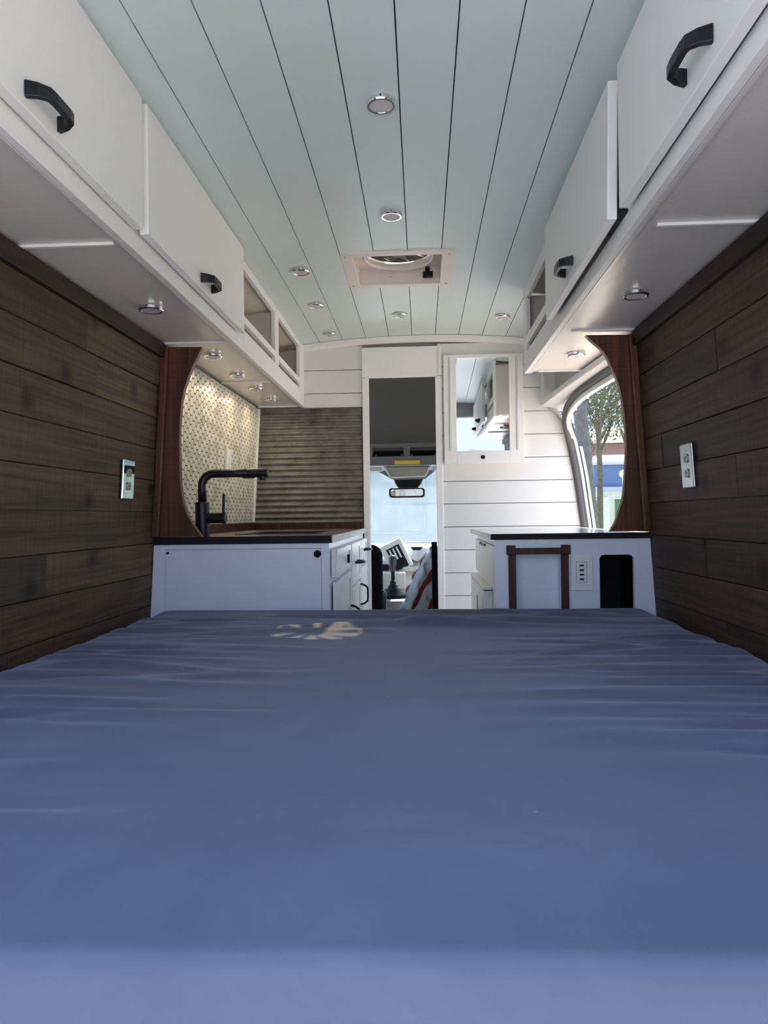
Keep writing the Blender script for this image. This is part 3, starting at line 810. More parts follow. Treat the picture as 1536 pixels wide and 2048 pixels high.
# faucet
FY = 2.60
fa = thing('faucet', 'matt black kitchen faucet with a long square-bent spout on the left worktop', 'faucet', (-.815, FY, ZT))
bm = new(); lathe(bm, [(.0265, 0), (.0265, .125), (.0225, .1265)], (-.813, FY, ZT + .0003), 32); obj('body', bm, BLACKM, fa, bev=.001)
bm = new(); lathe(bm, [(.027, 0), (.027, .005), (.024, .006)], (-.813, FY, ZT + .0002), 32); obj('base_ring', bm, BLACKM, fa)
path = [(-.813, FY, .055), (-.813, FY, .115)] + [(-.768 - .045 * math.cos(R(a)), FY, .123 + .045 * math.sin(R(a))) for a in range(0, 91, 10)] + [(-.70, FY, .168), (-.58, FY, .168)]
bm = new(); sweep(bm, path, circ(.0155, 20), up=Vector((0, 1, 0))); obj('neck', bm, BLACKM, fa, smooth=True)
bm = new(); lathe(bm, [(.0157, 0), (.0165, .001), (.0165, .075), (.0145, .0765)], (-.642, FY, .168), 24, 'x'); obj('spray_head', bm, BLACKM, fa)
bm = new(); lathe(bm, [(.0125, 0), (.0125, -.022), (.010, -.022)], (-.584, FY, .163), 20); obj('aerator', bm, BLACKM, fa)
bm = new(); box(bm, -.66, -.615, FY - .006, FY + .006, .148, .154); obj('spray_button', bm, BLACKM, fa, bev=.002)
bm = new(); lathe(bm, [(.020, .02), (.020, .074), (.0215, .075), (.0215, .087), (.018, .089)], (-.813, FY, .003), 28, 'x'); obj('valve', bm, BLACKM, fa)
bm = new(); sweep(bm, [(-.733, FY, .020), (-.733, FY, .04), (-.731, FY, .092)], rect(.009, .011), up=Vector((0, 1, 0))); obj('lever', bm, BLACKM, fa, bev=.001)

# ------------------------------------------------------------------ right base cabinet
rc = thing('base_cabinet', 'white base cabinet with a black cut-out and brown framed niche, right of the aisle', 'cabinet', (.5, 2.95, FLOOR))
XR = .250
RY = YP + .002
bm = new()
def wall_r(z): return right_x(z) - .002
nx0, nx1, nz1 = .319, .474, -.140; bx0, bx1, bz1 = .605, .721, -.141
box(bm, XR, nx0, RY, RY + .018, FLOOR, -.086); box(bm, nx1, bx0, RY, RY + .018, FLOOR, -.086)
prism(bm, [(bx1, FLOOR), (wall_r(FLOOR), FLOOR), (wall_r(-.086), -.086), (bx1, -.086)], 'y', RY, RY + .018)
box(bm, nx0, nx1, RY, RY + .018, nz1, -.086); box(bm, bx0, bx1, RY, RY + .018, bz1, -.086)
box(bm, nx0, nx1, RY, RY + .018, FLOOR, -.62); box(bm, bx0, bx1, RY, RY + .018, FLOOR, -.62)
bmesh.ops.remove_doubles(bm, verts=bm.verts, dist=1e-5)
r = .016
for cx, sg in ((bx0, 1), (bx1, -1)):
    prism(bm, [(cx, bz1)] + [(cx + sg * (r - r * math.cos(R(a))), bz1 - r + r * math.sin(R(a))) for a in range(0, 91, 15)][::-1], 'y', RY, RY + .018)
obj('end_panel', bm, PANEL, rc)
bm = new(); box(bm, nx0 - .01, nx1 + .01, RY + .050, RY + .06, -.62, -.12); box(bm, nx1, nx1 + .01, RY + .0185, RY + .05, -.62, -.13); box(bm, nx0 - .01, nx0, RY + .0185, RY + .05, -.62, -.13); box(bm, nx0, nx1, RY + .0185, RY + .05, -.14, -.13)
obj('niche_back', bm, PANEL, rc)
bm = new(); box(bm, bx0 - .03, bx1 + .02, RY + .25, RY + .262, -.65, -.09); box(bm, bx0 - .032, bx0 - .03, RY + .019, RY + .25, -.65, -.09); box(bm, bx1 + .02, bx1 + .022, RY + .019, RY + .25, -.65, -.09); box(bm, bx0 - .03, bx1 + .02, RY + .019, RY + .25, -.0925, -.0905)
obj('recess', bm, BLACK, rc, label='black lined recess behind the cut-out')
for x0, x1 in ((.2955, .3205), (.4735, .4985)):
    bm = new(); box(bm, x0, x1, RY - .014, RY - .0005, -.80, -.1375); obj('niche_post', bm, REDTRIM, rc, bev=.0015, label='dark red-brown wood post')
bm = new(); box(bm, .3175, .4765, RY - .012, RY - .0005, -.1365, -.1145); obj('niche_head', bm, REDTRIM, rc, bev=.0015, label='dark red-brown wood head rail')
for x0, x1 in ((.2895, .3190), (.4745, .5045)):
    bm = new(); box(bm, x0, x1, RY - .018, RY - .0005, -.1370, -.1050); obj('corner_block', bm, REDTRIM, rc, bev=.0015, label='dark red-brown corner block')
bm = new(); box(bm, XR + .020, XR + .036, RY + .0185, 3.45, FLOOR, -.086); box(bm, XR + .037, .80, 3.43, 3.45, FLOOR, -.086); obj('carcass', bm, WHITE2, rc)
bm = new(); box(bm, XR + .006, XR + .019, RY + .05, 3.42, -.258, -.112); dr = obj('drawer', bm, WHITE, rc, bev=.002)
bm = new(); pull(bm, (XR + .006, 2.98, -.120), (-1, 0, 0), .22, .012, .006, 'y', .004); obj('handle', bm, BLACKM, dr)
# usb plate
up = thing('usb_outlet', 'white wall plate with four stacked USB ports on the right base cabinet', 'outlet', (.5435, RY, -.262))
bm = new(); prism(bm, rrect(.5065, .5805, -.262, -.1355, .003), 'y', RY - .006, RY - .0004); obj('plate', bm, WHITE, up, bev=.0015)
bm = new(); prism(bm, rrect(.5255, .5595, -.234, -.164, .002), 'y', RY - .0085, RY - .0061); ins = obj('insert', bm, WHITE2, up, bev=.0008)
bm = new(); ring_prism(bm, rrect(.5245, .5605, -.235, -.163, .002), rrect(.5257, .5593, -.2338, -.1642, .002), 'y', RY - .0066, RY - .0061); obj('insert_gap', bm, CABGREY, up)
for z in (-.1765, -.192, -.2075, -.223):
    bm = new(); ring_prism(bm, rrect(.5355, .5505, z - .0035, z + .0035, .0006), rrect(.5368, .5492, z - .0023, z + .0023, .0004), 'y', RY - .0094, RY - .0086)
    pt = obj('usb_port', bm, CABGREY, ins)
    bm = new(); box(bm, .5370, .5490, RY - .0090, RY - .0086, z - .0021, z + .0021); obj('port_hole', bm, BLACK, ins)
bm = new(); box(bm, .5425, .5435, RY - .0092, RY - .0086, -.1695, -.1665); obj('indicator', bm, CABGREY, ins)
# right worktop
wr = thing('worktop', 'glossy worktop coloured pale for glare, with black end edge on the right, by the sliding door', 'countertop', (.5, 2.95, -.0845))
TR0, TR1 = -.0845, -.0655
bm = new(); box(bm, XR - .013, .775, RY - .004, 3.46, TR0, TR1); obj('top', bm, mat('laminate_with_glare', (.56, .51, .49, 1), .16, noise=(6, .15), coat=.5), wr)  # base colour lightened to carry the glare from the sliding door
bm = new(); box(bm, XR - .013, .776, RY - .0065, RY - .0042, TR0 - .001, TR1 + .0002); obj('end_edge', bm, COUNTER_END, wr, bev=.0005)
bm = new(); box(bm, XR - .0155, XR - .0132, RY - .0065, 3.46, TR0 - .001, TR1 + .0002); obj('front_edge', bm, STONE, wr, bev=.0005)
# low box by the aisle
lb = thing('low_cabinet', 'low white cabinet with a grey-edged top in front of the right base cabinet', 'cabinet', (.24, 3.1, FLOOR))
bm = new(); box(bm, .2365, .2695, 2.76, 3.46, FLOOR, -.292); obj('body', bm, WHITE2, lb, bev=.0015)
bm = new(); box(bm, .2335, .2695, 2.75, 3.47, -.288, -.277); obj('top', bm, WHITE, lb, bev=.0015)
bm = new(); box(bm, .2358, .2695, 2.755, 3.465, -.2919, -.2881); obj('edge_line', bm, CABGREY, lb)
bm = new(); box(bm, .2320, .2362, 2.80, 3.40, -.86, -.315); dd = obj('door', bm, WHITE2, lb, bev=.001)
bm = new(); box(bm, .2295, .2319, 3.02, 3.035, -.46, -.34); obj('handle', bm, CABGREY, dd)

# ------------------------------------------------------------------ bed
def mattress():
    X0, X1, Y0, Y1, ZTOP, ZLOW = -.935, .775, .500, 2.445, -.317, -.60
    nu, nv = 300, 380
    xs = np.linspace(X0, X1, nu); ys = np.linspace(Y0, Y1, nv)
    X, Y = np.meshgrid(xs, ys, indexing='ij')
    rng = np.random.default_rng(5)
    # rounded shoulder at every edge, softer on the long sides
    wob = .012 * np.sin(Y * 9) + .010 * np.sin(Y * 17 + 1)
    dl = np.clip((X - X0 + wob * .6), 0, None); dr = np.clip((X1 - X + .008 * np.sin(Y * 12)), 0, None)
    df = np.clip(Y1 - Y, 0, None); db = np.clip(Y - Y0, 0, None)
    def sh(d, r): t = np.clip(1 - d / r, 0, 1); return 1 - np.sqrt(np.clip(1 - t ** 2.4, 0, 1))
    drop = .085 * sh(dl, .085) + .085 * sh(dr, .085) + .05 * sh(df, .05) + .05 * sh(db, .025)
    Z = ZTOP - drop
    # dish and broad undulation
    Z += .004 * np.sin(X * 3.1 + 1) * np.sin(Y * 2.3) - .006 * np.exp(-((X + .1) / .5) ** 2 - ((Y - 1.5) / .5) ** 2)
    inner = np.clip(dl / .06, 0, 1) * np.clip(dr / .06, 0, 1) * np.clip(df / .03, 0, 1) * np.clip(db / .05, 0, 1)
    W = np.zeros_like(Z)
    def crease(xa, ya, ang, length, amp, wid, bend, fade=1.0):
        c, s = math.cos(ang), math.sin(ang)
        u = (X - xa) * c + (Y - ya) * s; v = -(X - xa) * s + (Y - ya) * c
        v = v - bend * u * u
        t = np.clip(u / length, 0, 1); env = np.where((u > -.03) & (u < length), np.sin(np.pi * np.clip((u + .03) / (length + .03), 0, 1)) ** .6 * (1 - fade * t * .6), 0)
        w = wid * (1 + .5 * t)
        return amp * env * (np.exp(-(v / w) ** 2) - .45 * np.exp(-((v - 1.7 * w) / w) ** 2))
    for _ in range(46):      # pulls from the left side
        y = rng.uniform(.75, 2.30)
        W += crease(X0 + rng.uniform(.02, .25), y, rng.normal(.02, .10) + (.16 if y > 1.9 else 0), rng.uniform(.25, .62), rng.uniform(.003, .0078), rng.uniform(.011, .022), rng.normal(0, .06))
    for _ in range(46):      # pulls from the right side
        y = rng.uniform(.95, 2.30)
        W += crease(X1 - rng.uniform(.02, .2), y, math.pi + rng.normal(-.02, .10) - (.14 if y > 1.9 else 0), rng.uniform(.25, .60), rng.uniform(.003, .0078), rng.uniform(.011, .022), rng.normal(0, .06))
    # long soft folds along the front edge
    W += crease(-.45, 2.02, .28, .80, .017, .030, -.18, .3)
    W += crease(-.62, 1.92, .22, .55, .012, .022, -.1, .3)
    W += crease(-.18, 2.20, -.05, .75, .017, .028, -.05, .3)
    W += crease(-.10, 2.14, -.28, .40, .015, .020, .1, .3)
    W += crease(-.50, 2.28, .02, 1.10, .012, .022, 0, .2)
    W += crease(-.02, 2.10, -.10, .60, .009, .020, 0, .3)
    band = lambda d, y0, y1, ph: np.exp(-(d / .34) ** 2) * np.clip((Y - y0) / .15, 0, 1) * np.clip((y1 - Y) / .2, 0, 1) * np.sin(Y * 74 + 4 * np.sin(Y * 7 + ph) + X * 3 * np.sin(Y * 5 + ph) + ph) * (.6 + .4 * np.sin(Y * 23 + ph))
    W += (.0058) * band(dl, .85, 2.1, .4) + (.0046) * band(dr, 1.1, 2.1, 2.)
    W += (-.012 * np.exp(-((Y - 2.27 - .02 * np.sin(X * 5)) / .045) ** 2) + .009 * np.exp(-((Y - 2.375) / .03) ** 2)) * (.65 + .35 * np.sin(X * 4 + 1))
    # faint lengthwise folds in the middle
    W += crease(-.18, 1.05, 1.45, .55, .0016, .016, .2, .2) + crease(.05, 1.15, 1.7, .5, .0014, .016, -.2, .2) + crease(.22, 1.3, 1.2, .4, .0014, .015, .1, .2)
    Z += W * inner
    bmx = bmesh.new()
    vs = [[bmx.verts.new((X[i, j], Y[i, j], Z[i, j])) for j in range(nv)] for i in range(nu)]
    for i in range(nu - 1):
        for j in range(nv - 1):
            bmx.faces.new((vs[i][j], vs[i + 1][j], vs[i + 1][j + 1], vs[i][j + 1]))
    rim = [vs[i][0] for i in range(nu)] + [vs[nu - 1][j] for j in range(1, nv)] + [vs[i][nv - 1] for i in range(nu - 2, -1, -1)] + [vs[0][j] for j in range(nv - 2, 0, -1)]
    low = [bmx.verts.new((v.co.x, v.co.y, ZLOW)) for v in rim]
    n = len(rim)
    for i in range(n): bmx.faces.new((rim[i], low[i], low[(i + 1) % n], rim[(i + 1) % n]))
    bmx.faces.new(low)
    o = obj('mattress', bmx, SHEET, smooth=True)
    return tag(o, 'mattress covered with a wrinkled navy blue fitted sheet between the plank walls', 'mattress')
mattress()
bm = new(); box(bm, -.95, .79, .53, 2.44, -.64, -.602); box(bm, -.95, -.90, .53, 2.44, FLOOR, -.64); box(bm, .74, .79, .53, 2.44, FLOOR, -.64)
tag(obj('bed_platform', bm, DARKTRIM), 'dark wooden bed platform under the navy mattress', 'bed frame')

# ------------------------------------------------------------------ cab seen through the doorway
bm = new(); prism(bm, [(YF + .036, .86), (4.70, .485), (4.70, .52), (YF + .036, .95)], 'x', -.76, .64); struct('ceiling_cab', bm, CABDARK)
bm = new(); prism(bm, [(YF + .03, .97), (4.72, .53), (5.0, .40), (5.02, .44), (4.75, .60), (YF + .06, 1.06)], 'x', -.80, .68); struct('roof_cab', bm, BODYWHITE)
for nm, xa, xb in (('wall_cab_left', -1.06, -1.0), ('wall_cab_right', .88, .94)):
    bm = new(); tum = lambda p, s=(1 if xa < 0 else -1): Vector((p.x + s * max(0, p.z + .14) * .26, p.y, p.z))
    box(bm, xa, xb, YF + .07, 5.75, FLOOR - .06, -.14); box(bm, xa, xb, YF + .07, 4.25, -.14, .80, tum); struct(nm, bm, BODYWHITE)
bm = new(); box(bm, -1.06, .94, 5.75, 5.95, FLOOR, -.30); struct('wall_cowl', bm, BODYWHITE)
bm = new(); prism(bm, [(4.90, .335), (5.86, -.30), (5.866, -.296), (4.906, .341)], 'x', -.99, .87); struct('window_1', bm, glass('windscreen_glass', (.90, .96, .98, 1), .014, .02))
sh = thing('overhead_shelf', 'dark grey overhead shelf with two open compartments inside the cab', 'shelf', (-.06, 4.72, .335))
bm = new()
for a, b, c, d in ((-.98, .86, .455, .485), (-.98, .86, .338, .398), (-.98, -.318, .398, .455), (-.112, -.072, .398, .455), (.112, .86, .398, .455)): box(bm, a, b, 4.70, 4.72, c, d)
bmesh.ops.remove_doubles(bm, verts=bm.verts, dist=1e-5); obj('fascia', bm, CABGREY, sh, bev=.002, seg=1)
bm = new(); box(bm, -.98, .86, 4.721, 4.90, .385, .397); box(bm, -.98, .86, 4.89, 4.90, .397, .48); obj('compartment', bm, BLACK, sh)
for x in (-.30, -.125, -.06, .10):
    bm = new(); lathe(bm, [(.008, 0), (.008, .014), (.004, .018)], (x, 4.73, .398), 10); obj('clip', bm, CABGREY, sh)
bm = new(); box(bm, -.172, -.006, 4.697, 4.6995, .344, .368); obj('warning_label', bm, YELLOW, sh, label='yellow label strip')
con = thing('overhead_console', 'beige grey overhead console above the rear view mirror in the cab', 'console', (-.09, 4.76, .27))
bm = new()
prism(bm, [(-.245, .338), (.062, .338), (.030, .268), (-.205, .262)], 'y', 4.74, 4.90); obj('housing', bm, mat('console_beige', (.34, .32, .27, 1), .5), con, bev=.012)
bm = new(); sweep(bm, [(-.252, 4.737, .342), (-.205, 4.737, .262), (.030, 4.737, .266), (.068, 4.737, .342)], circ(.004, 8)); obj('bezel', bm, CABBEIGE, con)
rm = thing('rear_view_mirror', 'black framed rear view mirror hanging in front of the windscreen', 'mirror', (-.1, 4.98, .13))
bm = new(); prism(bm, [(-.195, .268), (.022, .268), (.0, .225), (-.022, .196), (-.158, .196), (-.178, .225)], 'y', 4.947, 4.984); obj('mount', bm, BLACK, rm, bev=.012)
bm = new(); prism(bm, rrect(-.226, .026, .130, .201, .022), 'y', 4.985, 5.012); obj('housing', bm, BLACK, rm, bev=.006)
bm = new(); prism(bm, rrect(-.213, .013, .142, .189, .015), 'y', 4.978, 4.9845)
for v in bm.verts:
    if v.co.y < 4.98: v.co.y += -.05 * (v.co.x + .1) + .10 * (v.co.z - .165)
obj('glass', bm, MIRROR, rm)
bm = new(); prism(bm, [(-.305, .318), (.105, .318), (.028, .256), (-.198, .256)], 'y', 4.93, 4.945); obj('shade_band', bm, mat('shade_band_grey', (.16, .20, .22, 1), .6), con)
for nm, xa, xb, lab in (('sun_visor', -.80, -.262, 'folded pale sun visor left of the overhead console in the cab'), ('sun_visor', .080, .70, 'folded pale sun visor right of the overhead console in the cab')):
    bm = new(); prism(bm, rrect(xa, xb, .306, .334, .010), 'y', 4.80, 4.825); tag(obj(nm, bm, CABPALE, bev=.003), lab, 'visor')
# dashboard
da = thing('dashboard', 'pale beige dashboard behind the gear shifter in the cab', 'dashboard', (-.1, 5.5, FLOOR))
bm = new(); prism(bm, [(5.16, -.50), (5.20, -.32), (5.26, -.225), (5.40, -.205), (5.85, -.30), (5.85, FLOOR), (5.35, FLOOR)], 'x', -.98, .86); obj('body', bm, CABPALE, da, bev=.015)
bm = new(); sweep(bm, [(x, 5.40, -.201 - .02 * ((x + .03) / .2) ** 2 * .25) for x in [-.13 + .035 * i for i in range(9)]], circ(.005, 8)); obj('defroster_edge', bm, CABGREY, da)
# tilted vent panel
def tilt(p, c=(-.185, 5.13, -.28), a=R(-26)):
    x, z = p.x - c[0], p.z - c[2]
    return Vector((c[0] + x * math.cos(a) + z * math.sin(a), p.y, c[2] - x * math.sin(a) + z * math.cos(a)))
bm = new(); box(bm, -.275, -.105, 5.12, 5.20, -.40, -.175, lambda p: tilt(p, a=R(26) * -1)); vp = obj('vent_panel', bm, CABPALE, da, bev=.01)
bm = new(); box(bm, -.235, -.135, 5.117, 5.1205, -.385, -.215, lambda p: tilt(p)); obj('vent_grille', bm, BLACK, vp)
for i in range(3):
    x = -.215 + .028 * i
    bm = new(); box(bm, x - .006, x + .006, 5.113, 5.1168, -.31, -.225, lambda p: tilt(p)); obj('vent_slat', bm, CABPALE, vp, bev=.001)
bm = new(); prism(bm, [(-.085, -.225), (.01, -.225), (-.01, -.25), (-.065, -.25)], 'y', 5.19, 5.235); obj('slot', bm, BLACK, da)
bm = new(); prism(bm, [(-.10, -.265), (-.08, -.31), (-.03, -.33), (0, -.30), (.03, -.26), (.03, -.275), (0, -.315), (-.03, -.345), (-.09, -.325)], 'y', 5.165, 5.21); obj('seam', bm, CABGREY, da)
bm = new(); box(bm, -.14, .05, 5.10, 5.18, -.40, -.365); obj('tray', bm, CABBEIGE, da, bev=.008)
bm = new(); box(bm, -.31, -.24, 5.08, 5.17, -.39, -.345); obj('switch_block', bm, BLACK, da, bev=.006)
# gear shifter and console
gs = thing('gear_shifter', 'black gear shifter with a grey topped knob in the cab', 'gear lever', (-.20, 4.9, -.56))
bm = new(); lathe(bm, [(.012, -.385), (.020, -.375), (.023, -.345), (.027, -.31), (.029, -.285), (.022, -.270), (.008, -.266)], (-.203, 4.9, 0), 24); obj('knob', bm, mat('knob_grey', (.03, .036, .046, 1), .3), gs, smooth=True)
bm = new(); sweep(bm, [(-.203, 4.9, -.385), (-.203, 4.9, -.50)], circ(.013, 14), up=Vector((0, 1, 0))); obj('shaft', bm, BLACK, gs)
bm = new(); lathe(bm, [(.014, -.44), (.022, -.455), (.020, -.468), (.036, -.480), (.034, -.492), (.060, -.505), (.058, -.517), (.095, -.535), (.095, -.56)], (-.203, 4.9, 0), 24); obj('boot', bm, BLACK, gs, smooth=True)
bm = new(); box(bm, -.285, -.10, 4.75, 5.15, FLOOR, -.56); tag(obj('center_console', bm, CABGREY, bev=.03), 'dark floor console carrying the gear shifter in the cab', 'console')
bm = new(); box(bm, -.30, -.12, 5.00, 5.06, -.52, -.395); tag(obj('console_pocket', bm, mat('pocket_pale', (.55, .53, .46, 1), .5), bev=.01), 'pale lower dash pocket behind the gear shifter', 'storage pocket')
# seats
def seat(xc, label):
    t = thing('cab_seat', label, 'seat', (xc, 4.4, FLOOR))
    bm = new()
    prism(bm, rrect(xc - .25, xc + .25, -.62, -.165, .07), 'y', 4.12, 4.26); obj('backrest', bm, SEATBLK, t, bev=.03, seg=3)
    bm = new(); prism(bm, rrect(xc - .25, xc + .25, 4.20, 4.72, .06), 'z', -.62, -.48); obj('cushion', bm, SEATBLK, t, bev=.03, seg=3)
    bm = new(); box(bm, xc - .2, xc + .2, 4.25, 4.65, FLOOR, -.62); obj('base', bm, CABGREY, t)
seat(-.485, 'black driver seat back at the left edge of the doorway')
seat(.325, 'black passenger seat behind the white front wall, under the blanket')
bm = new(); prism(bm, rrect(.054, .086, FLOOR, -.148, .004), 'y', 4.02, 4.06); tag(obj('padded_post', bm, SEATBLK, bev=.004), 'narrow black padded post at the right edge of the doorway', 'post')
# blanket
def blanket():
    bm = new(); prof = [(-.80, -.175), (-.70, -.165), (-.60, -.142), (-.52, -.120), (-.45, -.095), (-.38, -.060), (-.32, -.028), (-.27, .005), (-.225, .035), (-.195, .068), (-.175, .12), (-.165, .20)]
    pp = [(p.x, p.z) for p in smooth_path([(a, 0, b) for a, b in prof], 5)]
    rings = []; nA = 60
    for z, xl in pp:
        cxx = (xl + .60) / 2; rx = (.60 - xl) / 2; ry = .16 * min(1, (-.135 - z) / .12 + .25)
        ring = []
        for k in range(nA):
            a = 2 * math.pi * k / nA
            ca, sa = math.cos(a), math.sin(a)
            e = .75
            x = cxx + rx * math.copysign(abs(ca) ** e, ca); y = 4.46 + ry * math.copysign(abs(sa) ** e, sa)
            f = .020 * math.sin(z * 40 + x * 52) + .010 * math.sin(x * 95 - z * 30 + 1)
            ring.append(bm.verts.new((x - f * .5 * (ca < 0), y + f * (1.3 if sa < 0 else .5), z + .006 * math.sin(x * 40))))
        rings.append(ring)
    for a, b in zip(rings, rings[1:]):
        for k in range(nA): bm.faces.new((a[k], a[(k + 1) % nA], b[(k + 1) % nA], b[k]))
    bm.faces.new(rings[0][::-1]); bm.faces.new(rings[-1])
    m = mat('quilted_blanket', (.42, .44, .44, 1), .85, bump=(120, .4)); nt = m.node_tree; N = nt.nodes; L = nt.links
    tc = N.new('ShaderNodeTexCoord'); mp = N.new('ShaderNodeMapping'); mp.inputs['Rotation'].default_value = (0, R(-32), 0); L.new(tc.outputs['Object'], mp.inputs['Vector'])
    w = N.new('ShaderNodeTexWave'); w.wave_type = 'BANDS'; w.bands_direction = 'X'; w.inputs['Scale'].default_value = 3.6; w.inputs['Distortion'].default_value = 3.0; w.inputs['Detail'].default_value = 2; w.inputs['Phase Offset'].default_value = 1.6
    L.new(mp.outputs[0], w.inputs['Vector'])
    r = N.new('ShaderNodeValToRGB'); e = r.color_ramp.elements; e[0].position = .0; e[0].color = (.13, .022, .014, 1); e[1].position = 1; e[1].color = (.46, .49, .49, 1)
    e.new(.16).color = (.12, .024, .016, 1); e.new(.22).color = (.44, .40, .38, 1); e.new(.5).color = (.40, .43, .44, 1)
    L.new(w.outputs['Fac'], r.inputs['Fac']); L.new(r.outputs['Color'], N['Principled BSDF'].inputs['Base Color'])
    tag(obj('blanket', bm, m, smooth=True), 'grey and red blanket draped over the passenger seat in the cab', 'blanket')
blanket()

# ------------------------------------------------------------------ outside
GZ = -1.55
bm = new(); box(bm, -120, 120, -120, 160, GZ - .3, GZ); struct('ground', bm, mat('asphalt', (.25, .255, .265, 1), .9, noise=(.6, .12)))
bm = new(); box(bm, 2.5, 40, 20, 43.8, GZ, GZ + .04); struct('ground_lawn', bm, mat('lawn_green', (.30, .36, .10, 1), .9, noise=(2, .4)))
bm = new(); box(bm, .95, 14, -4, 19, GZ, GZ + .03); box(bm, -12, .949, 6.2, 19, GZ, GZ + .03); struct('ground_paving', bm, mat('warm_concrete', (.33, .285, .225, 1), .9, noise=(.8, .1)))
# vehicle in front
tv = thing('box_van', 'pale blue-white box van parked ahead, seen through the windscreen', 'van', (-.2, 10, GZ))
TVW = mat('van_pale_blue', (.135, .155, .163, 1), .6, noise=(3.5, .16))
bm = new(); box(bm, -1.7, 1.5, 9.2, 13.5, GZ + .45, 1.6); obj('body', bm, TVW, tv, bev=.05)
bm = new(); ring_prism(bm, rrect(-1.45, .055, -.235, 1.3, .10, 8), rrect(-1.415, .020, -.20, 1.265, .075, 8), 'y', 9.185, 9.2); obj('panel_seam', bm, TVW, tv, bev=.006)
bm = new(); box(bm, -1.7, 1.5, 9.17, 9.2, -.42, -.36); obj('rub_strip', bm, TVW, tv, bev=.005)
for sx in (-1.2, 1.0):
    for y in (10.0, 12.6):
        bm = new(); lathe(bm, [(.38, -.12), (.42, -.08), (.42, .08), (.38, .12)], (sx, y, GZ + .42), 28, 'x'); obj('wheel', bm, BLACK, tv)

def leaf_cloud(bm, blobs, n, size, rng):
    for _ in range(n):
        c, r = blobs[rng.integers(len(blobs))]
        d = rng.normal(size=3); d /= np.linalg.norm(d); p = np.array(c) + d * np.array(r) * rng.uniform(.25, 1) ** .5
        a = Vector(rng.normal(size=3)).normalized(); b = a.cross(Vector(rng.normal(size=3))).normalized()
        s = size * rng.uniform(.6, 1.4); P = Vector(p)
        q = [P - a * s, P + b * s * .34, P + a * s, P - b * s * .34]
        bm.faces.new([bm.verts.new(v) for v in q])
LEAF = [mat('leaf_olive', (.065, .07, .042, 1), .7, noise=(.8, .4)), mat('leaf_grey', (.085, .09, .06, 1), .7, noise=(.8, .4)), mat('leaf_dark', (.06, .085, .03, 1), .7, noise=(.8, .4))]
BARK = mat('bark', (.075, .062, .055, 1), .9, noise=(6, .3))
def tree(x, y, h, label, m, n, size, seed, spread=2.2):
    rng = np.random.default_rng(seed)
    t = thing('tree', label, 'tree', (x, y, GZ), 'trees outside')
    bm = new(); blobs = []
    sweep(bm, [(x, y, GZ), (x + .05, y, GZ + h * .3), (x - .05, y, GZ + h * .55)], circ(.16, 8), up=Vector((0, 1, 0)), scl=[1, .8, .6])
    for k in range(9):
        a = rng.uniform(0, 6.28); b0 = GZ + h * rng.uniform(.3, .55); l = spread * rng.uniform(.5, 1)
        e = (x + math.cos(a) * l, y + math.sin(a) * l, b0 + h * rng.uniform(.15, .45))
        sweep(bm, [(x, y, b0), (x + math.cos(a) * l * .45, y + math.sin(a) * l * .45, b0 + (e[2] - b0) * .6), e], circ(.07, 6), up=Vector((0, 1, .1)), scl=[1, .6, .25])
        blobs.append((e, (spread * .42, spread * .42, h * .10))); blobs.append(((x + math.cos(a) * l * .6, y + math.sin(a) * l * .6, e[2] - h * .1), (spread * .35, spread * .35, h * .08)))
    obj('trunk', bm, BARK, t)
    bm = new(); leaf_cloud(bm, blobs, n, size, rng); obj('foliage', bm, m, t)
tree(8.15, 33, 11.6, 'open branched grey-green tree right of the palm trunk, outside the sliding door', LEAF[0], 4200, .11, 3, 3.0)
tree(11.9, 41.2, 13.5, 'tall loose leafed tree behind the right wood arch, outside the sliding door', LEAF[1], 3600, .11, 4, 3.0)
tree(11.1, 53, 13, 'leafy tree behind the palm trunk, outside the sliding door', LEAF[0], 3600, .12, 9, 2.6)
def palm(x, y, h, label, lean=0, fr=True):
    t = thing('palm_tree', label, 'palm', (x, y, GZ))
    bm = new(); n = 70
    path = [(x + lean * (i / n), y, GZ + h * i / n) for i in range(n + 1)]
    sweep(bm, path, circ(.21, 14), up=Vector((0, 1, 0)), scl=[(1.12 - .15 * i / n) * (1.04 if i % 2 else .98) for i in range(n + 1)])
    obj('trunk', bm, mat('palm_bark', (.085, .08, .085, 1), .9, noise=(5, .25)) if 'palm_bark' not in bpy.data.materials else bpy.data.materials['palm_bark'], t)
    bm = new(); rng = random.Random(int(abs(x) * 10))
    for k in range(34):
        a = rng.uniform(0, 6.28); el = rng.uniform(-.5, 1.1); L_ = 2.4; c, s = math.cos(a), math.sin(a)
        pts = [Vector((x + lean + c * L_ * u * math.cos(el), y + s * L_ * u * math.cos(el), GZ + h + L_ * u * math.sin(el) - 1.3 * u * u)) for u in (0, .25, .5, .75, 1)]
        side = Vector((-s, c, 0))
        for p, q in zip(pts, pts[1:]):
            for j in range(6):
                m_ = p.lerp(q, j / 6); 
                for sg in (-1, 1):
                    tip = m_ + side * sg * .45 + (q - p).normalized() * .3 - Vector((0, 0, .22))
                    bm.faces.new([bm.verts.new(v) for v in (m_, m_ + (q - p) * .10, tip)])
    obj('fronds', bm, LEAF[2], t)
palm(5.75, 24, 14, 'thick grey palm trunk just outside the sliding door', -1.15)
palm(3.9, -70, 4.6, 'small palm tree far behind the van, reflected in the wall mirror', .1)

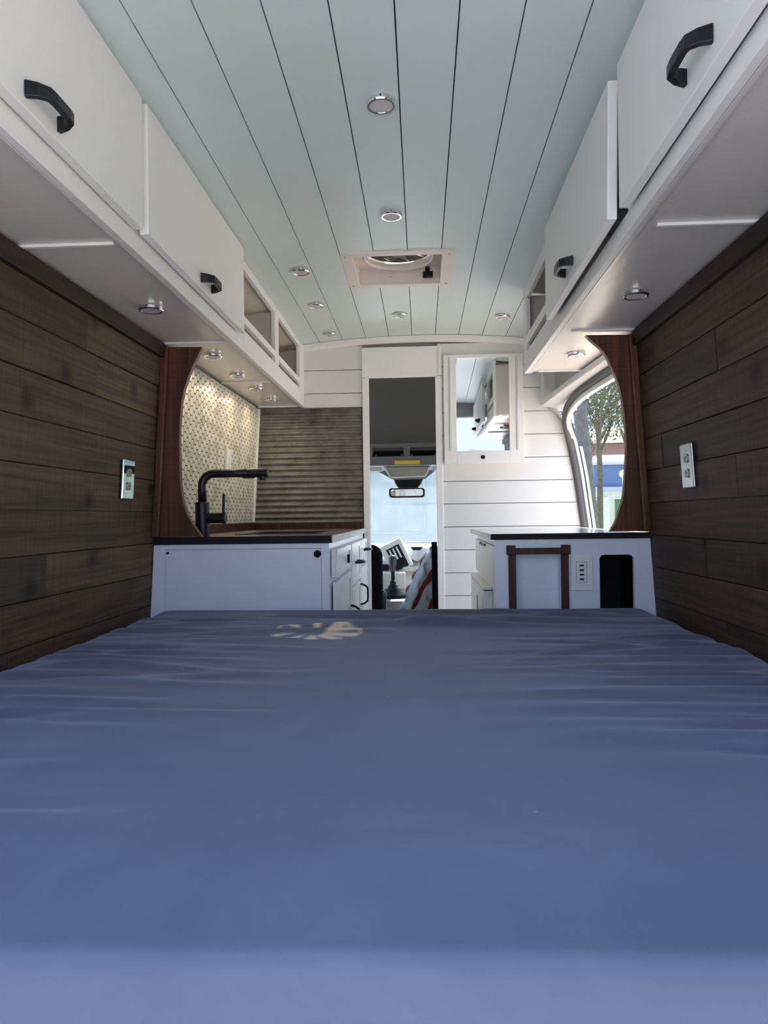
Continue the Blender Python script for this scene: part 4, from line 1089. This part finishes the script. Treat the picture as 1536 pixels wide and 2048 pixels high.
# blue building with white canopy
bb = thing('building', 'blue flat-roofed building across the lot with a white parapet', 'building', (18.5, 60, GZ))
bm = new(); box(bm, 14.4, 40, 60, 70, GZ, 4.05); obj('wall', bm, mat('blue_wall', (.075, .12, .23, 1), .7), bb)
bm = new(); box(bm, 14.3, 40.1, 59.8, 70, 4.05, 4.25); obj('parapet', bm, mat('parapet_white', (.36, .36, .37, 1), .6), bb)
bm = new(); box(bm, 15.0, 17.6, 61, 63, 4.25, 4.95); obj('rooftop_unit', bm, BODYWHITE, bb)
bm = new(); box(bm, 14.5, 18.0, 59.6, 60, GZ, 2.2); obj('doorway_wall', bm, mat('pale_wall', (.32, .33, .38, 1), .7), bb)
bm = new(); box(bm, 18.2, 40, 59.9, 60, 1.0, 2.6); obj('dark_band', bm, mat('blue_dark', (.045, .075, .15, 1), .7), bb)
ob = thing('building', 'building with a pinkish orange wall and brown roof behind the trees', 'building', (22, 82, GZ))
bm = new(); box(bm, 18.5, 55, 82, 92, GZ, 7.9); obj('wall', bm, mat('pink_wall', (.30, .18, .14, 1), .8), ob)
bm = new(); prism(bm, [(80.5, 7.9), (93.5, 7.9), (87, 10.2)], 'x', 18, 55.5); obj('roof', bm, mat('brown_roof', (.12, .08, .06, 1), .8), ob)
cp = thing('canopy', 'white flat canopy on posts in front of the blue building', 'canopy', (14, 46, GZ))
bm = new(); box(bm, 11.2, 30, 45.0, 49, 1.05, 1.35); obj('roof', bm, mat('canopy_white', (.34, .34, .36, 1), .5), cp)
for x in (11.5, 13.0, 17, 22):
    bm = new(); box(bm, x - .1, x + .1, 45.1, 45.3, GZ, 1.05); obj('post', bm, bpy.data.materials['canopy_white'], cp)
bm = new(); box(bm, 11.7, 30, 48.7, 48.9, GZ, .9); obj('back_wall', bm, mat('canopy_wall', (.30, .31, .33, 1), .7), cp)
ub = thing('utility_box', 'dark green utility cabinet with a white frame outside the sliding door', 'cabinet', (7.6, 26, GZ))
bm = new(); box(bm, 6.94, 9.0, 26, 26.8, GZ, .50); obj('body', bm, mat('utility_green', (.06, .12, .07, 1), .5), ub, bev=.02)
bm = new(); box(bm, 6.76, 6.935, 25.9, 26.8, GZ, .60); box(bm, 6.9351, 9.1, 25.9, 26.8, .505, .66); obj('frame', bm, bpy.data.materials['canopy_white'], ub)
lp = thing('street_lamp', 'street lamp with a round white globe in front of the blue building', 'lamp', (14.55, 52, GZ))
bm = new(); sweep(bm, [(14.55, 52, GZ), (14.55, 52, 2.6)], circ(.06, 10), up=Vector((0, 1, 0))); obj('pole', bm, BODYWHITE, lp)
bm = new(); bmesh.ops.create_uvsphere(bm, u_segments=24, v_segments=14, radius=.27, matrix=Matrix.Translation((14.55, 52, 2.84))); obj('globe', bm, BODYWHITE, lp, smooth=True)

# ------------------------------------------------------------------ light
w = bpy.data.worlds.new('sky'); scene.world = w; w.use_nodes = True
nt = w.node_tree; N = nt.nodes; L = nt.links; bg = N['Background']
tc = N.new('ShaderNodeTexCoord'); sx = N.new('ShaderNodeSeparateXYZ'); L.new(tc.outputs['Generated'], sx.inputs[0])
rp = N.new('ShaderNodeValToRGB'); e = rp.color_ramp.elements
e[0].position = 0; e[0].color = (.34, .41, .44, 1); e[1].position = .95; e[1].color = (.38, .58, 1.0, 1)
e.new(.18).color = (.31, .41, .50, 1); e.new(.34).color = (.66, .86, 1.36, 1)
L.new(sx.outputs['Z'], rp.inputs['Fac']); L.new(rp.outputs['Color'], bg.inputs['Color']); bg.inputs['Strength'].default_value = .78
sun = bpy.data.lights.new('sun', 'SUN'); sun.energy = 10; sun.angle = R(.6); sun.color = (1, .95, .86)
so = bpy.data.objects.new('sun', sun); COL.objects.link(so)
so.rotation_euler = Vector((-.22, -.89, -1.37)).to_track_quat('-Z', 'Y').to_euler()
def portal(name, loc, size, direction):
    a = bpy.data.lights.new(name, 'AREA'); a.shape = 'RECTANGLE'; a.size, a.size_y = size
    a.cycles.is_portal = True
    o = bpy.data.objects.new(name, a); COL.objects.link(o); o.location = loc
    o.rotation_euler = Vector(direction).to_track_quat('-Z', 'Y').to_euler()
portal('portal_rear', (-.06, .40, -.05), (1.9, 1.8), (0, 1, 0))
portal('portal_slider', (.98, 3.15, -.2), (1.4, 1.7), (-1, 0, 0))
portal('portal_windscreen', (-.06, 5.45, .08), (1.9, 1.1), (0, -1, -.9))

for o in [o for o in COL.objects if o.get('group') == 'under cabinet puck lights' and o.location.y > 2.5 and o.location.x < 0]:
    a = bpy.data.lights.new('puck_glow', 'AREA'); a.shape = 'DISK'; a.size = .05; a.energy = .19; a.color = (1, .84, .62); a.spread = R(170)
    l = bpy.data.objects.new('puck_glow', a); COL.objects.link(l); l.parent = o; l.location = (0, 0, -.0145)

# ------------------------------------------------------------------ camera
cd = bpy.data.cameras.new('camera'); cam = bpy.data.objects.new('camera', cd); COL.objects.link(cam)
cd.sensor_fit = 'HORIZONTAL'; cd.sensor_width = 36; cd.lens = 1420 / 1536 * 36; cd.clip_start = .02; cd.clip_end = 500
rho = .014
d = Vector((75, -8, 1420)).normalized()                 # world y in camera axes (right, up, forward)
u = Vector((-rho, 1, 0)); u = (u - d * u.dot(d)).normalized()
xv = -d.cross(u)
if xv.x < 0: xv = -xv
right = Vector((xv.x, d.x, u.x)); up_ = Vector((xv.y, d.y, u.y)); fwd = Vector((xv.z, d.z, u.z))
cam.matrix_world = Matrix((( right.x, up_.x, -fwd.x, 0), (right.y, up_.y, -fwd.y, 0), (right.z, up_.z, -fwd.z, 0), (0, 0, 0, 1)))
scene.camera = cam

scene.view_settings.view_transform = 'Standard'; scene.view_settings.look = 'None'
scene.view_settings.gamma = 1; scene.view_settings.use_curve_mapping = False
scene.view_settings.exposure = 1.85
scene.cycles.max_bounces = 14; scene.cycles.diffuse_bounces = 8; scene.cycles.transparent_max_bounces = 12
